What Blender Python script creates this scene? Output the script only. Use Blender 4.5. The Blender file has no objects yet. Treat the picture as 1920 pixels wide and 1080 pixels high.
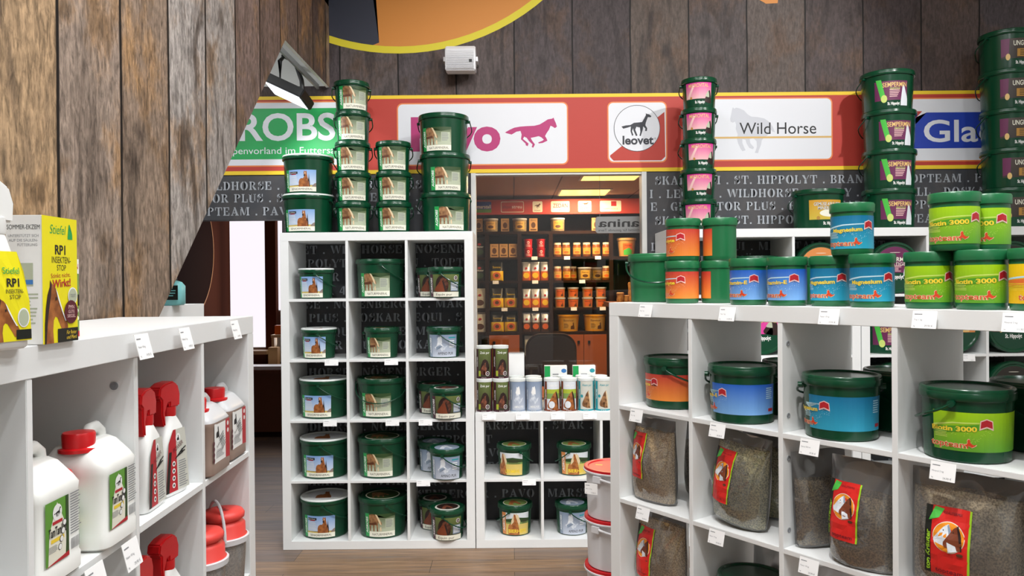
import bpy, bmesh, math, random
from mathutils import Matrix, Vector
random.seed(7)
C = bpy.context.scene.collection
SC = bpy.context.scene
R = math.radians
# ------------------------------------------------------------------ camera, world, lights, exposure
F = 1450.0
CAM_H = 1.565
cam_d = bpy.data.cameras.new('camera'); cam = bpy.data.objects.new('camera', cam_d); C.objects.link(cam)
cam_d.sensor_width = 36.0; cam_d.lens = 36.0 * F / 1920.0; cam_d.clip_start = 0.02
CAM_ROT = Matrix.Rotation(R(90 - 0.356), 4, 'X') @ Matrix.Rotation(R(-0.5), 4, 'Z')
cam.matrix_world = Matrix.Translation((0, 0, CAM_H)) @ CAM_ROT
SC.camera = cam
SC.view_settings.view_transform = 'Standard'; SC.view_settings.look = 'None'
SC.view_settings.gamma = 1.0; SC.view_settings.use_curve_mapping = False
SC.view_settings.exposure = 0.3
w = bpy.data.worlds.new('world'); SC.world = w; w.use_nodes = True
w.node_tree.nodes['Background'].inputs[0].default_value = (0.75, 0.82, 0.9, 1)
w.node_tree.nodes['Background'].inputs[1].default_value = 0.25

def area_light(name, loc, sx, sy, power, color=(1, 1, 1), rot=(0, 0, 0), spread=180):
    d = bpy.data.lights.new(name, 'AREA'); d.shape = 'RECTANGLE'; d.size = sx; d.size_y = sy
    d.energy = power; d.color = color; d.spread = R(spread)
    o = bpy.data.objects.new(name, d); o.location = loc; o.rotation_euler = rot; C.objects.link(o); return o
CEIL = 4.3
# strip luminaires on the shop ceiling (their housings are built with the ceiling below)
STRIPS = [(-0.15, 0.3), (-0.15, 2.3), (1.3, 0.3), (1.3, 2.3), (2.6, 1.2), (0.6, -2.0)]
for i, (lx, ly) in enumerate(STRIPS):
    area_light('ceiling_strip_light', (lx, ly, CEIL - 0.075), 0.16, 1.5, 24, (0.97, 0.985, 1.0))
# track spots aimed at the displays: the crisp shadows beside the stacks come from these
SPOTS = [((2.5, 2.4, 4.05), (0.9, 4.9, 2.0), 150, 70), ((0.75, 1.6, 4.1), (0.0, 4.8, 1.6), 78, 62),
         ((-0.5, 1.0, 4.1), (-0.9, 4.6, 1.4), 66, 60), ((0.25, 0.7, 4.1), (1.1, 2.35, 1.1), 185, 64), ((0.15, 1.3, 4.1), (-1.0, 2.0, 1.5), 70, 66)]
for p, q, e, ang in SPOTS:
    d = bpy.data.lights.new('track_spot_light', 'SPOT'); d.energy = e; d.spot_size = R(ang); d.spot_blend = 0.6; d.shadow_soft_size = 0.035
    d.color = (1.0, 0.985, 0.96)
    o = bpy.data.objects.new('track_spot_light', d); o.location = p
    o.rotation_euler = (Vector(q) - Vector(p)).to_track_quat('-Z', 'Y').to_euler(); C.objects.link(o)
# ceiling panels of the room behind the glass: warm light
area_light('back_room_panel_light', (0.85, 6.45, 2.43), 0.42, 0.42, 20, (1.0, 0.72, 0.42))
area_light('back_room_panel_light', (0.72, 7.45, 2.43), 0.42, 0.42, 20, (1.0, 0.72, 0.42))
area_light('back_room_panel_light', (-0.6, 6.3, 2.43), 0.42, 0.42, 5, (1.0, 0.75, 0.46))
area_light('passage_fill_light', (-2.3, 3.4, 3.3), 0.2, 1.2, 26, (0.97, 0.985, 1.0))  # added light without a fitting, brightens the dim side passage
# daylight behind the white blinds of the side passage
area_light('passage_window_light', (-2.4, 8.6, 1.6), 1.2, 1.4, 9, (0.95, 0.95, 1.0), (R(-90), 0, 0))

# ------------------------------------------------------------------ photograph measurements -> places in the room
def ray(px, py):
    return (CAM_ROT.to_3x3() @ Vector(((px - 960) / F, -(py - 540) / F, -1.0)))
def at_y(px, py, Y):
    d = ray(px, py); t = Y / d.y
    return Vector((d.x * t, Y, CAM_H + d.z * t))
def at_x(px, py, X):
    d = ray(px, py); t = X / d.x
    return Vector((X, d.y * t, CAM_H + d.z * t))
# ------------------------------------------------------------------ materials
def lin(h):
    h = h.lstrip('#'); out = []
    for i in (0, 2, 4):
        c = int(h[i:i + 2], 16) / 255
        out.append(c / 12.92 if c <= 0.04045 else ((c + 0.055) / 1.055) ** 2.4)
    return (*out, 1.0)
MATS = {}
def mat(name, col, rough=0.5, metal=0.0, spec=0.5, emit=0.0, coat=0.0, noise=None, grad=None, trans=0.0):
    """plain / mottled (noise=(colour2, scale)) / printed vertical gradient (grad=top colour) material"""
    if name in MATS: return MATS[name]
    m = bpy.data.materials.new(name); m.use_nodes = True; nt = m.node_tree; b = nt.nodes['Principled BSDF']
    b.inputs['Base Color'].default_value = lin(col); b.inputs['Roughness'].default_value = rough
    b.inputs['Metallic'].default_value = metal; b.inputs['Specular IOR Level'].default_value = spec
    b.inputs['Coat Weight'].default_value = coat; b.inputs['Transmission Weight'].default_value = trans
    src = None
    if grad:
        tc = nt.nodes.new('ShaderNodeTexCoord'); sp = nt.nodes.new('ShaderNodeSeparateXYZ')
        nt.links.new(tc.outputs['Generated'], sp.inputs[0])
        mx = nt.nodes.new('ShaderNodeMix'); mx.data_type = 'RGBA'
        nt.links.new(sp.outputs[2], mx.inputs[0]); mx.inputs[6].default_value = lin(col); mx.inputs[7].default_value = lin(grad)
        src = mx.outputs[2]
    if noise:
        c2, sc_ = noise
        tc = nt.nodes.new('ShaderNodeTexCoord'); nz = nt.nodes.new('ShaderNodeTexNoise')
        nz.inputs['Scale'].default_value = sc_; nz.inputs['Detail'].default_value = 4
        nt.links.new(tc.outputs['Object'], nz.inputs['Vector'])
        rp = nt.nodes.new('ShaderNodeMapRange'); rp.inputs[1].default_value = 0.38; rp.inputs[2].default_value = 0.62
        nt.links.new(nz.outputs[0], rp.inputs[0])
        mx = nt.nodes.new('ShaderNodeMix'); mx.data_type = 'RGBA'; nt.links.new(rp.outputs[0], mx.inputs[0])
        if src: nt.links.new(src, mx.inputs[6])
        else: mx.inputs[6].default_value = lin(col)
        mx.inputs[7].default_value = lin(c2); src = mx.outputs[2]
    if src: nt.links.new(src, b.inputs['Base Color'])
    if emit:
        b.inputs['Emission Color'].default_value = lin(col); b.inputs['Emission Strength'].default_value = emit
    MATS[name] = m; return m

def clear_mat(name, col='#ffffff', tint=0.1, rough=0.05, gloss=0.12):
    """thin clear film or pane: mostly lets light through, reflects by Fresnel"""
    if name in MATS: return MATS[name]
    m = bpy.data.materials.new(name); m.use_nodes = True; nt = m.node_tree; nt.nodes.clear()
    out = nt.nodes.new('ShaderNodeOutputMaterial'); tr = nt.nodes.new('ShaderNodeBsdfTransparent'); gl = nt.nodes.new('ShaderNodeBsdfGlossy')
    df = nt.nodes.new('ShaderNodeBsdfDiffuse'); df.inputs[0].default_value = lin(col)
    gl.inputs['Roughness'].default_value = rough
    lw = nt.nodes.new('ShaderNodeFresnel'); lw.inputs[0].default_value = 1.45
    ma = nt.nodes.new('ShaderNodeMath'); ma.operation = 'ADD'; nt.links.new(lw.outputs[0], ma.inputs[0]); ma.inputs[1].default_value = gloss - 0.04
    m1 = nt.nodes.new('ShaderNodeMixShader'); m1.inputs[0].default_value = tint
    nt.links.new(tr.outputs[0], m1.inputs[1]); nt.links.new(df.outputs[0], m1.inputs[2])
    m2 = nt.nodes.new('ShaderNodeMixShader'); nt.links.new(ma.outputs[0], m2.inputs[0])
    nt.links.new(m1.outputs[0], m2.inputs[1]); nt.links.new(gl.outputs[0], m2.inputs[2])
    nt.links.new(m2.outputs[0], out.inputs[0]); MATS[name] = m; return m

def N(nt, t, **kw):
    n = nt.nodes.new(t)
    for k, v in kw.items(): setattr(n, k, v)
    return n
def math_n(nt, op, a, b=None):
    n = N(nt, 'ShaderNodeMath', operation=op)
    for i, v in enumerate((a, b)):
        if v is None: continue
        if isinstance(v, (int, float)): n.inputs[i].default_value = v
        else: nt.links.new(v, n.inputs[i])
    return n.outputs[0]
def mixc(nt, f, a, b, bt='MIX'):
    n = N(nt, 'ShaderNodeMix', data_type='RGBA', blend_type=bt)
    for i, v in ((0, f), (6, a), (7, b)):
        if isinstance(v, (int, float)): n.inputs[i].default_value = v
        elif isinstance(v, tuple): n.inputs[i].default_value = v
        else: nt.links.new(v, n.inputs[i])
    return n.outputs[2]

def plank_mat(name, axis, width, offset, cols, warm, dark, gap=0.012, contrast=0.5):
    """printed weathered planks: boards along Z, one colour of COLS per board, stretched grain, knots, dark joints"""
    m = bpy.data.materials.new(name); m.use_nodes = True; nt = m.node_tree; b = nt.nodes['Principled BSDF']
    tc = N(nt, 'ShaderNodeTexCoord'); sp = N(nt, 'ShaderNodeSeparateXYZ'); nt.links.new(tc.outputs['Object'], sp.inputs[0])
    a = sp.outputs[axis]
    u = math_n(nt, 'DIVIDE', math_n(nt, 'SUBTRACT', a, offset), width)
    wob = N(nt, 'ShaderNodeTexNoise'); wob.inputs['Scale'].default_value = 1.3; nt.links.new(tc.outputs['Object'], wob.inputs['Vector'])
    u = math_n(nt, 'ADD', u, math_n(nt, 'MULTIPLY', math_n(nt, 'SUBTRACT', wob.outputs[0], 0.5), 0.05))
    idx = math_n(nt, 'FLOOR', u); fr = math_n(nt, 'FRACT', u)
    ramp = N(nt, 'ShaderNodeValToRGB'); ramp.color_ramp.interpolation = 'CONSTANT'
    n = len(cols); els = ramp.color_ramp.elements
    while len(els) < n: els.new(0.5)
    for i, c in enumerate(cols):
        els[i].position = i / n; 
    for i, c in enumerate(cols): els[i].color = lin(c)
    nt.links.new(math_n(nt, 'FRACT', math_n(nt, 'DIVIDE', math_n(nt, 'ADD', idx, 0.5), n)), ramp.inputs[0])
    # grain coordinates: compress z, shift per board
    cb = N(nt, 'ShaderNodeCombineXYZ'); nt.links.new(math_n(nt, 'MULTIPLY', a, 1.0), cb.inputs[0])
    nt.links.new(math_n(nt, 'MULTIPLY', idx, 7.31), cb.inputs[1]); nt.links.new(math_n(nt, 'MULTIPLY', sp.outputs[2], 0.24), cb.inputs[2])
    g1 = N(nt, 'ShaderNodeTexNoise'); g1.inputs['Scale'].default_value = 70; g1.inputs['Detail'].default_value = 9; g1.inputs['Roughness'].default_value = 0.7; g1.inputs['Distortion'].default_value = 0.6
    nt.links.new(cb.outputs[0], g1.inputs['Vector'])
    g2 = N(nt, 'ShaderNodeTexNoise'); g2.inputs['Scale'].default_value = 7; g2.inputs['Detail'].default_value = 5; g2.inputs['Distortion'].default_value = 1.2
    nt.links.new(cb.outputs[0], g2.inputs['Vector'])
    cb2 = N(nt, 'ShaderNodeCombineXYZ'); nt.links.new(a, cb2.inputs[0]); nt.links.new(math_n(nt, 'MULTIPLY', idx, 3.7), cb2.inputs[1]); nt.links.new(math_n(nt, 'MULTIPLY', sp.outputs[2], 0.7), cb2.inputs[2])
    g3 = N(nt, 'ShaderNodeTexNoise'); g3.inputs['Scale'].default_value = 4.5; g3.inputs['Detail'].default_value = 7; g3.inputs['Roughness'].default_value = 0.65
    nt.links.new(cb2.outputs[0], g3.inputs['Vector'])
    g4 = N(nt, 'ShaderNodeTexNoise'); g4.inputs['Scale'].default_value = 60; g4.inputs['Detail'].default_value = 3
    nt.links.new(cb2.outputs[0], g4.inputs['Vector'])
    def sm(v, lo, hi):
        r = N(nt, 'ShaderNodeMapRange', interpolation_type='SMOOTHSTEP'); nt.links.new(v, r.inputs[0]); r.inputs[1].default_value = lo; r.inputs[2].default_value = hi; return r.outputs[0]
    c = mixc(nt, math_n(nt, 'MULTIPLY', sm(g3.outputs[0], 0.47, 0.68), 0.7), ramp.outputs[0], lin(warm))
    c = mixc(nt, math_n(nt, 'MULTIPLY', sm(g2.outputs[0], 0.5, 0.72), 0.75), c, lin(dark))
    g5 = N(nt, 'ShaderNodeTexNoise'); g5.inputs['Scale'].default_value = 9; g5.inputs['Detail'].default_value = 5; nt.links.new(cb2.outputs[0], g5.inputs['Vector'])
    c = mixc(nt, math_n(nt, 'MULTIPLY', sm(g5.outputs[0], 0.56, 0.7), 0.5), c, lin(dark))
    vo = N(nt, 'ShaderNodeTexVoronoi'); vo.inputs['Scale'].default_value = 2.6; nt.links.new(cb2.outputs[0], vo.inputs['Vector'])
    c = mixc(nt, math_n(nt, 'SUBTRACT', 0.8, math_n(nt, 'MULTIPLY', sm(vo.outputs[0], 0.03, 0.13), 0.8)), c, lin(dark))
    val = math_n(nt, 'ADD', 1.0 - contrast, math_n(nt, 'MULTIPLY', sm(g1.outputs[0], 0.3, 0.7), 1.35 * contrast))
    val = math_n(nt, 'MULTIPLY', val, math_n(nt, 'ADD', 0.72, math_n(nt, 'MULTIPLY', g4.outputs[0], 0.56)))
    vc = N(nt, 'ShaderNodeCombineColor'); [nt.links.new(val, vc.inputs[i]) for i in range(3)]
    c = mixc(nt, 1.0, c, vc.outputs[0], 'MULTIPLY')
    d = math_n(nt, 'MINIMUM', fr, math_n(nt, 'SUBTRACT', 1.0, fr))
    g = sm(d, gap * 0.6, gap * 1.6)
    c = mixc(nt, g, lin('#120e0c'), c)
    nt.links.new(c, b.inputs['Base Color']); b.inputs['Roughness'].default_value = 0.62; b.inputs['Specular IOR Level'].default_value = 0.3
    MATS[name] = m; return m

# ------------------------------------------------------------------ object helpers
def link(name, me, parent=None, mats=()):
    o = bpy.data.objects.new(name, me); C.objects.link(o)
    if parent is not None: o.parent = parent
    return o
def tag(o, label, cat, group=None, kind=None):
    o['label'] = label; o['category'] = cat
    if group: o['group'] = group
    if kind: o['kind'] = kind
    return o
def empty(name, loc=(0, 0, 0), rz=0.0):
    o = bpy.data.objects.new(name, None); C.objects.link(o); o.location = loc; o.rotation_euler = (0, 0, rz)
    o.empty_display_size = 0.05; return o
def copy_tree(o, parent=None):
    c = o.copy(); C.objects.link(c)
    if parent is not None: c.parent = parent
    for ch in list(o.children): copy_tree(ch, c)
    return c

class MB:
    """mesh builder with per-face material slots"""
    def __init__(s): s.v = []; s.f = []; s.m = []; s.cur = 0
    def add(s, vs, fs):
        b = len(s.v); s.v += [tuple(v) for v in vs]
        for f in fs: s.f.append([b + i for i in f]); s.m.append(s.cur)
        return s
    def box(s, x0, x1, y0, y1, z0, z1):
        return s.add([(x0, y0, z0), (x1, y0, z0), (x1, y1, z0), (x0, y1, z0), (x0, y0, z1), (x1, y0, z1), (x1, y1, z1), (x0, y1, z1)],
              [(0, 3, 2, 1), (4, 5, 6, 7), (0, 1, 5, 4), (1, 2, 6, 5), (2, 3, 7, 6), (3, 0, 4, 7)])
    def lathe(s, prof, n=40, cx=0, cy=0, cap0=False, cap1=False):
        vs = []; fs = []
        for r, z in prof:
            for k in range(n):
                a = 2 * math.pi * k / n; vs.append((cx + r * math.cos(a), cy + r * math.sin(a), z))
        for i in range(len(prof) - 1):
            for k in range(n):
                k2 = (k + 1) % n; fs.append((i * n + k, i * n + k2, (i + 1) * n + k2, (i + 1) * n + k))
        if cap0: fs.append(tuple(reversed(range(n))))
        if cap1: fs.append(tuple((len(prof) - 1) * n + k for k in range(n)))
        return s.add(vs, fs)
    def loft(s, secs, n=32, cap=True):
        """secs: (z, half width x, half depth y, centre x, centre y, squareness)"""
        vs = []; fs = []
        for z, hx, hy, cx, cy, p in secs:
            for k in range(n):
                a = 2 * math.pi * (k + 0.5) / n; ca, sa = math.cos(a), math.sin(a)
                vs.append((cx + hx * math.copysign(abs(ca) ** (2 / p), ca), cy + hy * math.copysign(abs(sa) ** (2 / p), sa), z))
        for i in range(len(secs) - 1):
            for k in range(n):
                k2 = (k + 1) % n; fs.append((i * n + k, i * n + k2, (i + 1) * n + k2, (i + 1) * n + k))
        if cap:
            fs.append(tuple(reversed(range(n)))); fs.append(tuple((len(secs) - 1) * n + k for k in range(n)))
        return s.add(vs, fs)
    def tube(s, pts, r, n=8, closed=False):
        pts = [Vector(p) for p in pts]; m = len(pts); vs = []; fs = []
        up = Vector((0, 0, 1))
        for i, p in enumerate(pts):
            a = pts[(i - 1) % m] if (closed or i > 0) else p; b = pts[(i + 1) % m] if (closed or i < m - 1) else p
            t = (b - a).normalized(); x = t.cross(up)
            if x.length < 1e-3: x = t.cross(Vector((1, 0, 0)))
            x.normalize(); y = x.cross(t)
            rr = r[i] if isinstance(r, (list, tuple)) else r
            for k in range(n):
                q = 2 * math.pi * k / n; vs.append(p + x * (rr * math.cos(q)) + y * (rr * math.sin(q)))
        for i in range(m if closed else m - 1):
            j = (i + 1) % m
            for k in range(n):
                k2 = (k + 1) % n; fs.append((i * n + k, i * n + k2, j * n + k2, j * n + k))
        if not closed: fs.append(tuple(reversed(range(n)))); fs.append(tuple((m - 1) * n + k for k in range(n)))
        return s.add(vs, fs)
    def prism(s, poly, t0, t1, fn):
        """extrude a 2-D outline; fn(x, y, t) -> point"""
        n = len(poly); vs = [fn(x, y, t0) for x, y in poly] + [fn(x, y, t1) for x, y in poly]
        fs = [tuple(range(n)), tuple(reversed(range(n, 2 * n)))] + [(i, i + n, (i + 1) % n + n, (i + 1) % n) for i in range(n)]
        return s.add(vs, fs)
    def build(s, name, mats, parent=None, smooth=32, bevel=0.0):
        me = bpy.data.meshes.new(name); me.from_pydata(s.v, [], s.f)
        bm = bmesh.new(); bm.from_mesh(me)
        for f, mi in zip(bm.faces, s.m): f.material_index = mi
        bmesh.ops.recalc_face_normals(bm, faces=bm.faces[:])
        if bevel:
            bmesh.ops.bevel(bm, geom=[e for e in bm.edges if len(e.link_faces) == 2 and e.calc_face_angle(0) > 0.6], offset=bevel, segments=2, affect='EDGES', clamp_overlap=True)
        bm.to_mesh(me); bm.free()
        for m in (mats if isinstance(mats, (list, tuple)) else [mats]): me.materials.append(m)
        if smooth: me.shade_smooth(); me.set_sharp_from_angle(angle=R(smooth))
        return link(name, me, parent)

# ------------------------------------------------------------------ flat artwork (prints, labels, lettering), wrapped on its carrier
TXT = {}
def text_geo(s, bold=0.0, font_shear=0.0):
    k = (s, bold, font_shear)
    if k in TXT: return TXT[k]
    cu = bpy.data.curves.new('lettering', 'FONT'); cu.body = s; cu.size = 1.0; cu.resolution_u = 4; cu.offset = bold; cu.shear = font_shear
    o = bpy.data.objects.new('lettering', cu); C.objects.link(o)
    dg = bpy.context.evaluated_depsgraph_get(); me = bpy.data.meshes.new_from_object(o.evaluated_get(dg))
    vs = [(v.co.x, v.co.y) for v in me.vertices]; fs = [tuple(p.vertices) for p in me.polygons]
    bpy.data.objects.remove(o); bpy.data.curves.remove(cu); bpy.data.meshes.remove(me)
    TXT[k] = (vs, fs); return TXT[k]
CAPH = max(v[1] for v in text_geo('H')[0])

def ell(cx, cy, rx, ry, n=28, a0=0, a1=360):
    m = n if a1 - a0 >= 360 else n + 1
    return [(cx + rx * math.cos(R(a0 + (a1 - a0) * k / n)), cy + ry * math.sin(R(a0 + (a1 - a0) * k / n))) for k in range(m)]
def rrect(x0, y0, x1, y1, r, n=5):
    out = []
    for cx, cy, a in ((x1 - r, y1 - r, 0), (x0 + r, y1 - r, 90), (x0 + r, y0 + r, 180), (x1 - r, y0 + r, 270)):
        out += [(cx + r * math.cos(R(a + 90 * k / n)), cy + r * math.sin(R(a + 90 * k / n))) for k in range(n + 1)]
    return out
class Art:
    def __init__(s): s.ops = []
    def _add(s, vs, fs, m, lay=None):
        xs = [v[0] for v in vs]; ys = [v[1] for v in vs]; bb = (min(xs), min(ys), max(xs), max(ys)); L = 1
        for o in s.ops:
            c = o[4]
            if c[0] < bb[2] and c[2] > bb[0] and c[1] < bb[3] and c[3] > bb[1]: L = max(L, o[3] + 1)
        s.ops.append((vs, fs, m, lay or L, bb)); return s
    def poly(s, pts, m): return s._add(list(pts), [tuple(range(len(pts)))], m)
    def rect(s, x0, y0, x1, y1, m): return s.poly([(x0, y0), (x1, y0), (x1, y1), (x0, y1)], m)
    def ell(s, cx, cy, rx, ry, m, n=28): return s.poly(ell(cx, cy, rx, ry, n), m)
    def fit(s, pts, x0, y0, x1, y1, m, flip=False):
        """unit outline placed into a box"""
        return s.poly([((x1 - (x1 - x0) * x) if flip else (x0 + (x1 - x0) * x), y0 + (y1 - y0) * y) for x, y in pts], m)
    def line(s, x0, y0, x1, y1, t, m):
        d = Vector((x1 - x0, y1 - y0)).normalized(); n = Vector((-d.y, d.x)) * t / 2
        return s.poly([(x0 - n.x, y0 - n.y), (x1 - n.x, y1 - n.y), (x1 + n.x, y1 + n.y), (x0 + n.x, y0 + n.y)], m)
    def text(s, t, x, y, h, m, w=None, al='c', bold=0.0, shear=0.0, rot=0.0, mirror=False, outline=None):
        """capital height h, baseline y; w fits the width"""
        if outline:
            s.text(t, x, y, h, outline[0], w, al, bold + outline[1], shear, rot, mirror)
        vs, fs = text_geo(t, bold, shear); k = h / CAPH
        x0 = min(v[0] for v in vs); x1 = max(v[0] for v in vs); kx = k if w is None else w / (x1 - x0)
        sh = {'l': x0, 'c': (x0 + x1) / 2, 'r': x1}[al]
        ca, sa = math.cos(R(rot)), math.sin(R(rot)); out = []
        for a, b in vs:
            p, q = (a - sh) * kx, b * k
            if mirror: p = -p
            out.append((x + p * ca - q * sa, y + p * sa + q * ca))
        return s._add(out, fs, m)
    def greek(s, x0, y0, x1, y1, n, m, seed=1):
        """small print too fine to read: n ragged lines"""
        rnd = random.Random(seed); hh = (y1 - y0) / n
        for k in range(n):
            s.rect(x0, y1 - (k + 0.62) * hh, x0 + (x1 - x0) * rnd.uniform(0.7, 1), y1 - (k + 0.2) * hh, m)
        return s
    def build(s, name, fn, parent=None, step=None, ystep=None, dz=0.0003):
        V = []; Fc = []; MI = []; names = []
        for vs, fs, m, L, bb in s.ops:
            if m not in names: names.append(m)
            bm = bmesh.new(); bv = [bm.verts.new((v[0], v[1], 0)) for v in vs]
            for f in fs:
                try: bm.faces.new([bv[i] for i in f])
                except ValueError: pass
            big = [f for f in bm.faces if len(f.verts) > 4]
            if big: bmesh.ops.triangulate(bm, faces=big, ngon_method='EAR_CLIP')
            for ax, st in ((0, step), (1, ystep)):
                if not st: continue
                k = math.ceil(bb[ax] / st + 1e-6)
                while k * st < bb[ax + 2] - 1e-6:
                    co = (k * st, 0, 0) if ax == 0 else (0, k * st, 0); no = (1, 0, 0) if ax == 0 else (0, 1, 0)
                    bmesh.ops.bisect_plane(bm, geom=bm.verts[:] + bm.edges[:] + bm.faces[:], plane_co=co, plane_no=no); k += 1
            bm.verts.index_update(); b = len(V)
            V += [tuple(fn(v.co.x, v.co.y, L * dz)) for v in bm.verts]
            for f in bm.faces: Fc.append([b + v.index for v in f.verts]); MI.append(names.index(m))
            bm.free()
        me = bpy.data.meshes.new(name); me.from_pydata(V, [], Fc)
        for i, p in enumerate(me.polygons): p.material_index = MI[i]
        for m in names: me.materials.append(MATS[m])
        return link(name, me, parent)
def on_cone(rb, rt, h, a0=0.0):
    rm = (rb + rt) / 2
    def fn(x, y, o):
        r = rb + (rt - rb) * min(max(y / h, 0), 1) + o; a = x / rm + a0
        return (r * math.sin(a), -r * math.cos(a), y)
    return fn
def on_front(y0, x0=0, z0=0):
    return lambda x, y, o: (x0 + x, y0 - o, z0 + y)
def on_top(z0, r=0):
    return lambda x, y, o: (x, y, z0 + o)
# ------------------------------------------------------------------ palette
for n_, c_, r_ in (('white_board', '#eef0f0', .38), ('white_paper', '#fbfbfb', .6), ('white_paint', '#e6e8e6', .6), ('ink', '#1b1b1e', .6), ('grey_ink', '#8a8c90', .6),
    ('banner_red', '#ba3a2e', .55), ('banner_yellow', '#f0cc2c', .55), ('banner_white', '#e2e4ea', .5), ('banner_orange', '#e8874a', .5), ('print_green', '#17a353', .5),
    ('magenta', '#b42a70', .5), ('slate_letter', '#a6abb2', .6), ('logo_grey', '#c9cbd3', .5), ('gold_line', '#d7b068', .5), ('logo_blue', '#1f3fae', .5), ('logo_black', '#2a2c36', .5),
    ('disc_orange', '#cf8430', .55), ('disc_navy', '#262a3a', .55), ('disc_yellow', '#d8c922', .55),
    ('black_plastic', '#17181a', .4), ('pail_green', '#0a4229', .22), ('pail_dark', '#08402a', .22), ('jar_green', '#1f6a40', .3), ('lid_white', '#e3e8e6', .35),
    ('bright_green', '#1f9a4d', .4), ('cream', '#efeedd', .45), ('pale_panel', '#b6bfa6', .5), ('brown_ink', '#3b2d22', .5), ('white_print', '#f4f5f3', .45), ('leaf_dark', '#2f4a23', .5),
    ('horse_bay', '#8a5030', .5), ('horse_dark', '#2a1712', .5), ('horse_palomino', '#b07a4a', .5), ('horse_mane', '#e3cda6', .5), ('horse_chestnut', '#7a3a1f', .5), ('horse_shade', '#5b3018', .5), ('horse_grey', '#dfe4ea', .5), ('horse_slate', '#8d9cb0', .5),
    ('maroon', '#43182a', .45), ('red_badge', '#b81f2a', .4), ('dark_badge', '#5a1626', .4), ('snow', '#e9edf2', .5), ('hill', '#8a7a72', .5),
    ('team_orange', '#e2702f', .4), ('team_orange_dark', '#cf4c33', .4), ('team_blue', '#3c86da', .4), ('team_teal', '#177fa6', .4), ('team_teal_light', '#35a8c8', .4), ('team_lime', '#8cc11d', .4), ('team_lime_dark', '#4f9a24', .4), ('team_yellow', '#f2c515', .4),
    ('title_yellow', '#f6d53a', .4), ('logo_red', '#d8431f', .4), ('logo_rim', '#f0c9a0', .4), ('pale_dots', '#bfe3ef', .4), ('lime_dots', '#c9e36a', .4),
    ('pink_print', '#e0419f', .4), ('pink_pale', '#f2c9c4', .4), ('gold_print', '#e7c27a', .4), ('plum', '#6d2a55', .4), ('lime_strip', '#4fc24a', .4), ('apple', '#cfe07a', .4), ('umber', '#3a332c', .4), ('ochre', '#b8893c', .4),
    ('red_plastic', '#d2191f', .3), ('red_lid', '#c4121c', .35), ('coral_plastic', '#e4463f', .45), ('milk_plastic', '#eff0ec', .4), ('bucket_white', '#d9d9dc', .42),
    ('acid_yellow', '#efe313', .45), ('teal_liquid', '#7fc7c9', .3), ('brown_liquid', '#8a7468', .35), ('smoke_plastic', '#cfd0d2', .35), ('label_green', '#5f9a35', .45), ('olive', '#a9b83a', .45),
    ('dark_wood', '#2b1b14', .8), ('cabinet_wood', '#a4562a', .45), ('brown_wall', '#5a3020', .95), ('brown_disc', '#2e1a12', .95), ('desk_wood', '#6b3a22', .5), ('sill_wood', '#d9bd96', .5), ('kraft', '#c79a62', .6), ('kraft_ink', '#5a3416', .6),
    ('jar_tan', '#d8a94e', .3), ('jar_fill', '#8a4a1c', .35), ('cap_cream', '#efe0c4', .4), ('bag_yellow', '#f5c61a', .3), ('bag_orange', '#e06a2a', .3), ('bag_black', '#20201c', .3), ('tub_tan', '#cf9a58', .4), ('bucket_amber', '#e8a21c', .35), ('tub_red', '#c01d26', .35),
    ('beige_ceiling', '#d6bba6', .8), ('ceiling_joint', '#7a5a48', .8), ('leather', '#231a17', .35), ('steel', '#8f9296', .3), ('silver_sign', '#a9adb0', .4), ('frame_white', '#dadad6', .45), ('sky_blue', '#a9c6ea', .5), ('gold_field', '#d9c06a', .5), ('field_green', '#7d9a54', .5), ('stripe_orange', '#d98a4a', .45), ('red_label', '#d8231d', .4), ('label_black', '#161a14', .4), ('label_lime', '#9ccc2a', .4), ('orange_disc', '#f2951f', .4), ('teal_print', '#2a9aa6', .45), ('pale_grey_print', '#cfd0c6', .45), ('blue_print', '#3f7fc4', .45)):
    mat(n_, c_, r_)
mat('foil', '#d3d6d9', .36, metal=.85); mat('chrome', '#c8cacc', .25, metal=1)
mat('sky_print', '#dfe7ef', .5, grad='#7fa8de'); mat('meadow_print', '#c9cdb4', .5, grad='#3f5a2c'); mat('dark_meadow', '#352c28', .5, grad='#66743c')
mat('pink_grad', '#f3d2c2', .4, grad='#d41f94'); mat('amino_print', '#c5ccd9', .45, grad='#8496b0'); mat('blue_grad', '#7db2ea', .4, grad='#1f5fc4'); mat('teal_grad', '#2fa3c4', .4, grad='#0d6f9c')
mat('lime_grad', '#5d9f2c', .4, grad='#a5d413'); mat('orange_grad', '#e98a35', .4, grad='#c63c33'); mat('yellow_grad', '#e6b51a', .4, grad='#f7cf10'); mat('gemuse_print', '#cfc24a', .45, grad='#d39a2c'); mat('ungula_print', '#2b2620', .45, grad='#4a3f38')
mat('bay_coat', '#84491f', .5, noise=('#b06c36', 60)); mat('dark_coat', '#4a281c', .5, noise=('#8a4f38', 60)); mat('palomino_coat', '#6f4a2c', .5, noise=('#a87c52', 50)); mat('golden_coat', '#8a4a22', .5, noise=('#b8743c', 50)); mat('grey_coat', '#b9c3d2', .5, noise=('#eef2f6', 40))
mat('slate_wall', '#3c3e43', .6, noise=('#4a4849', 6)); mat('grain_tan', '#8f6d38', .7, noise=('#ecd2a0', 230)); mat('herb_green', '#626238', .75, noise=('#dcd4a4', 220)); mat('herb_brown', '#554530', .75, noise=('#c4ae86', 220)); mat('herb_grey', '#6a5b42', .75, noise=('#cdbd9c', 220))
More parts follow.
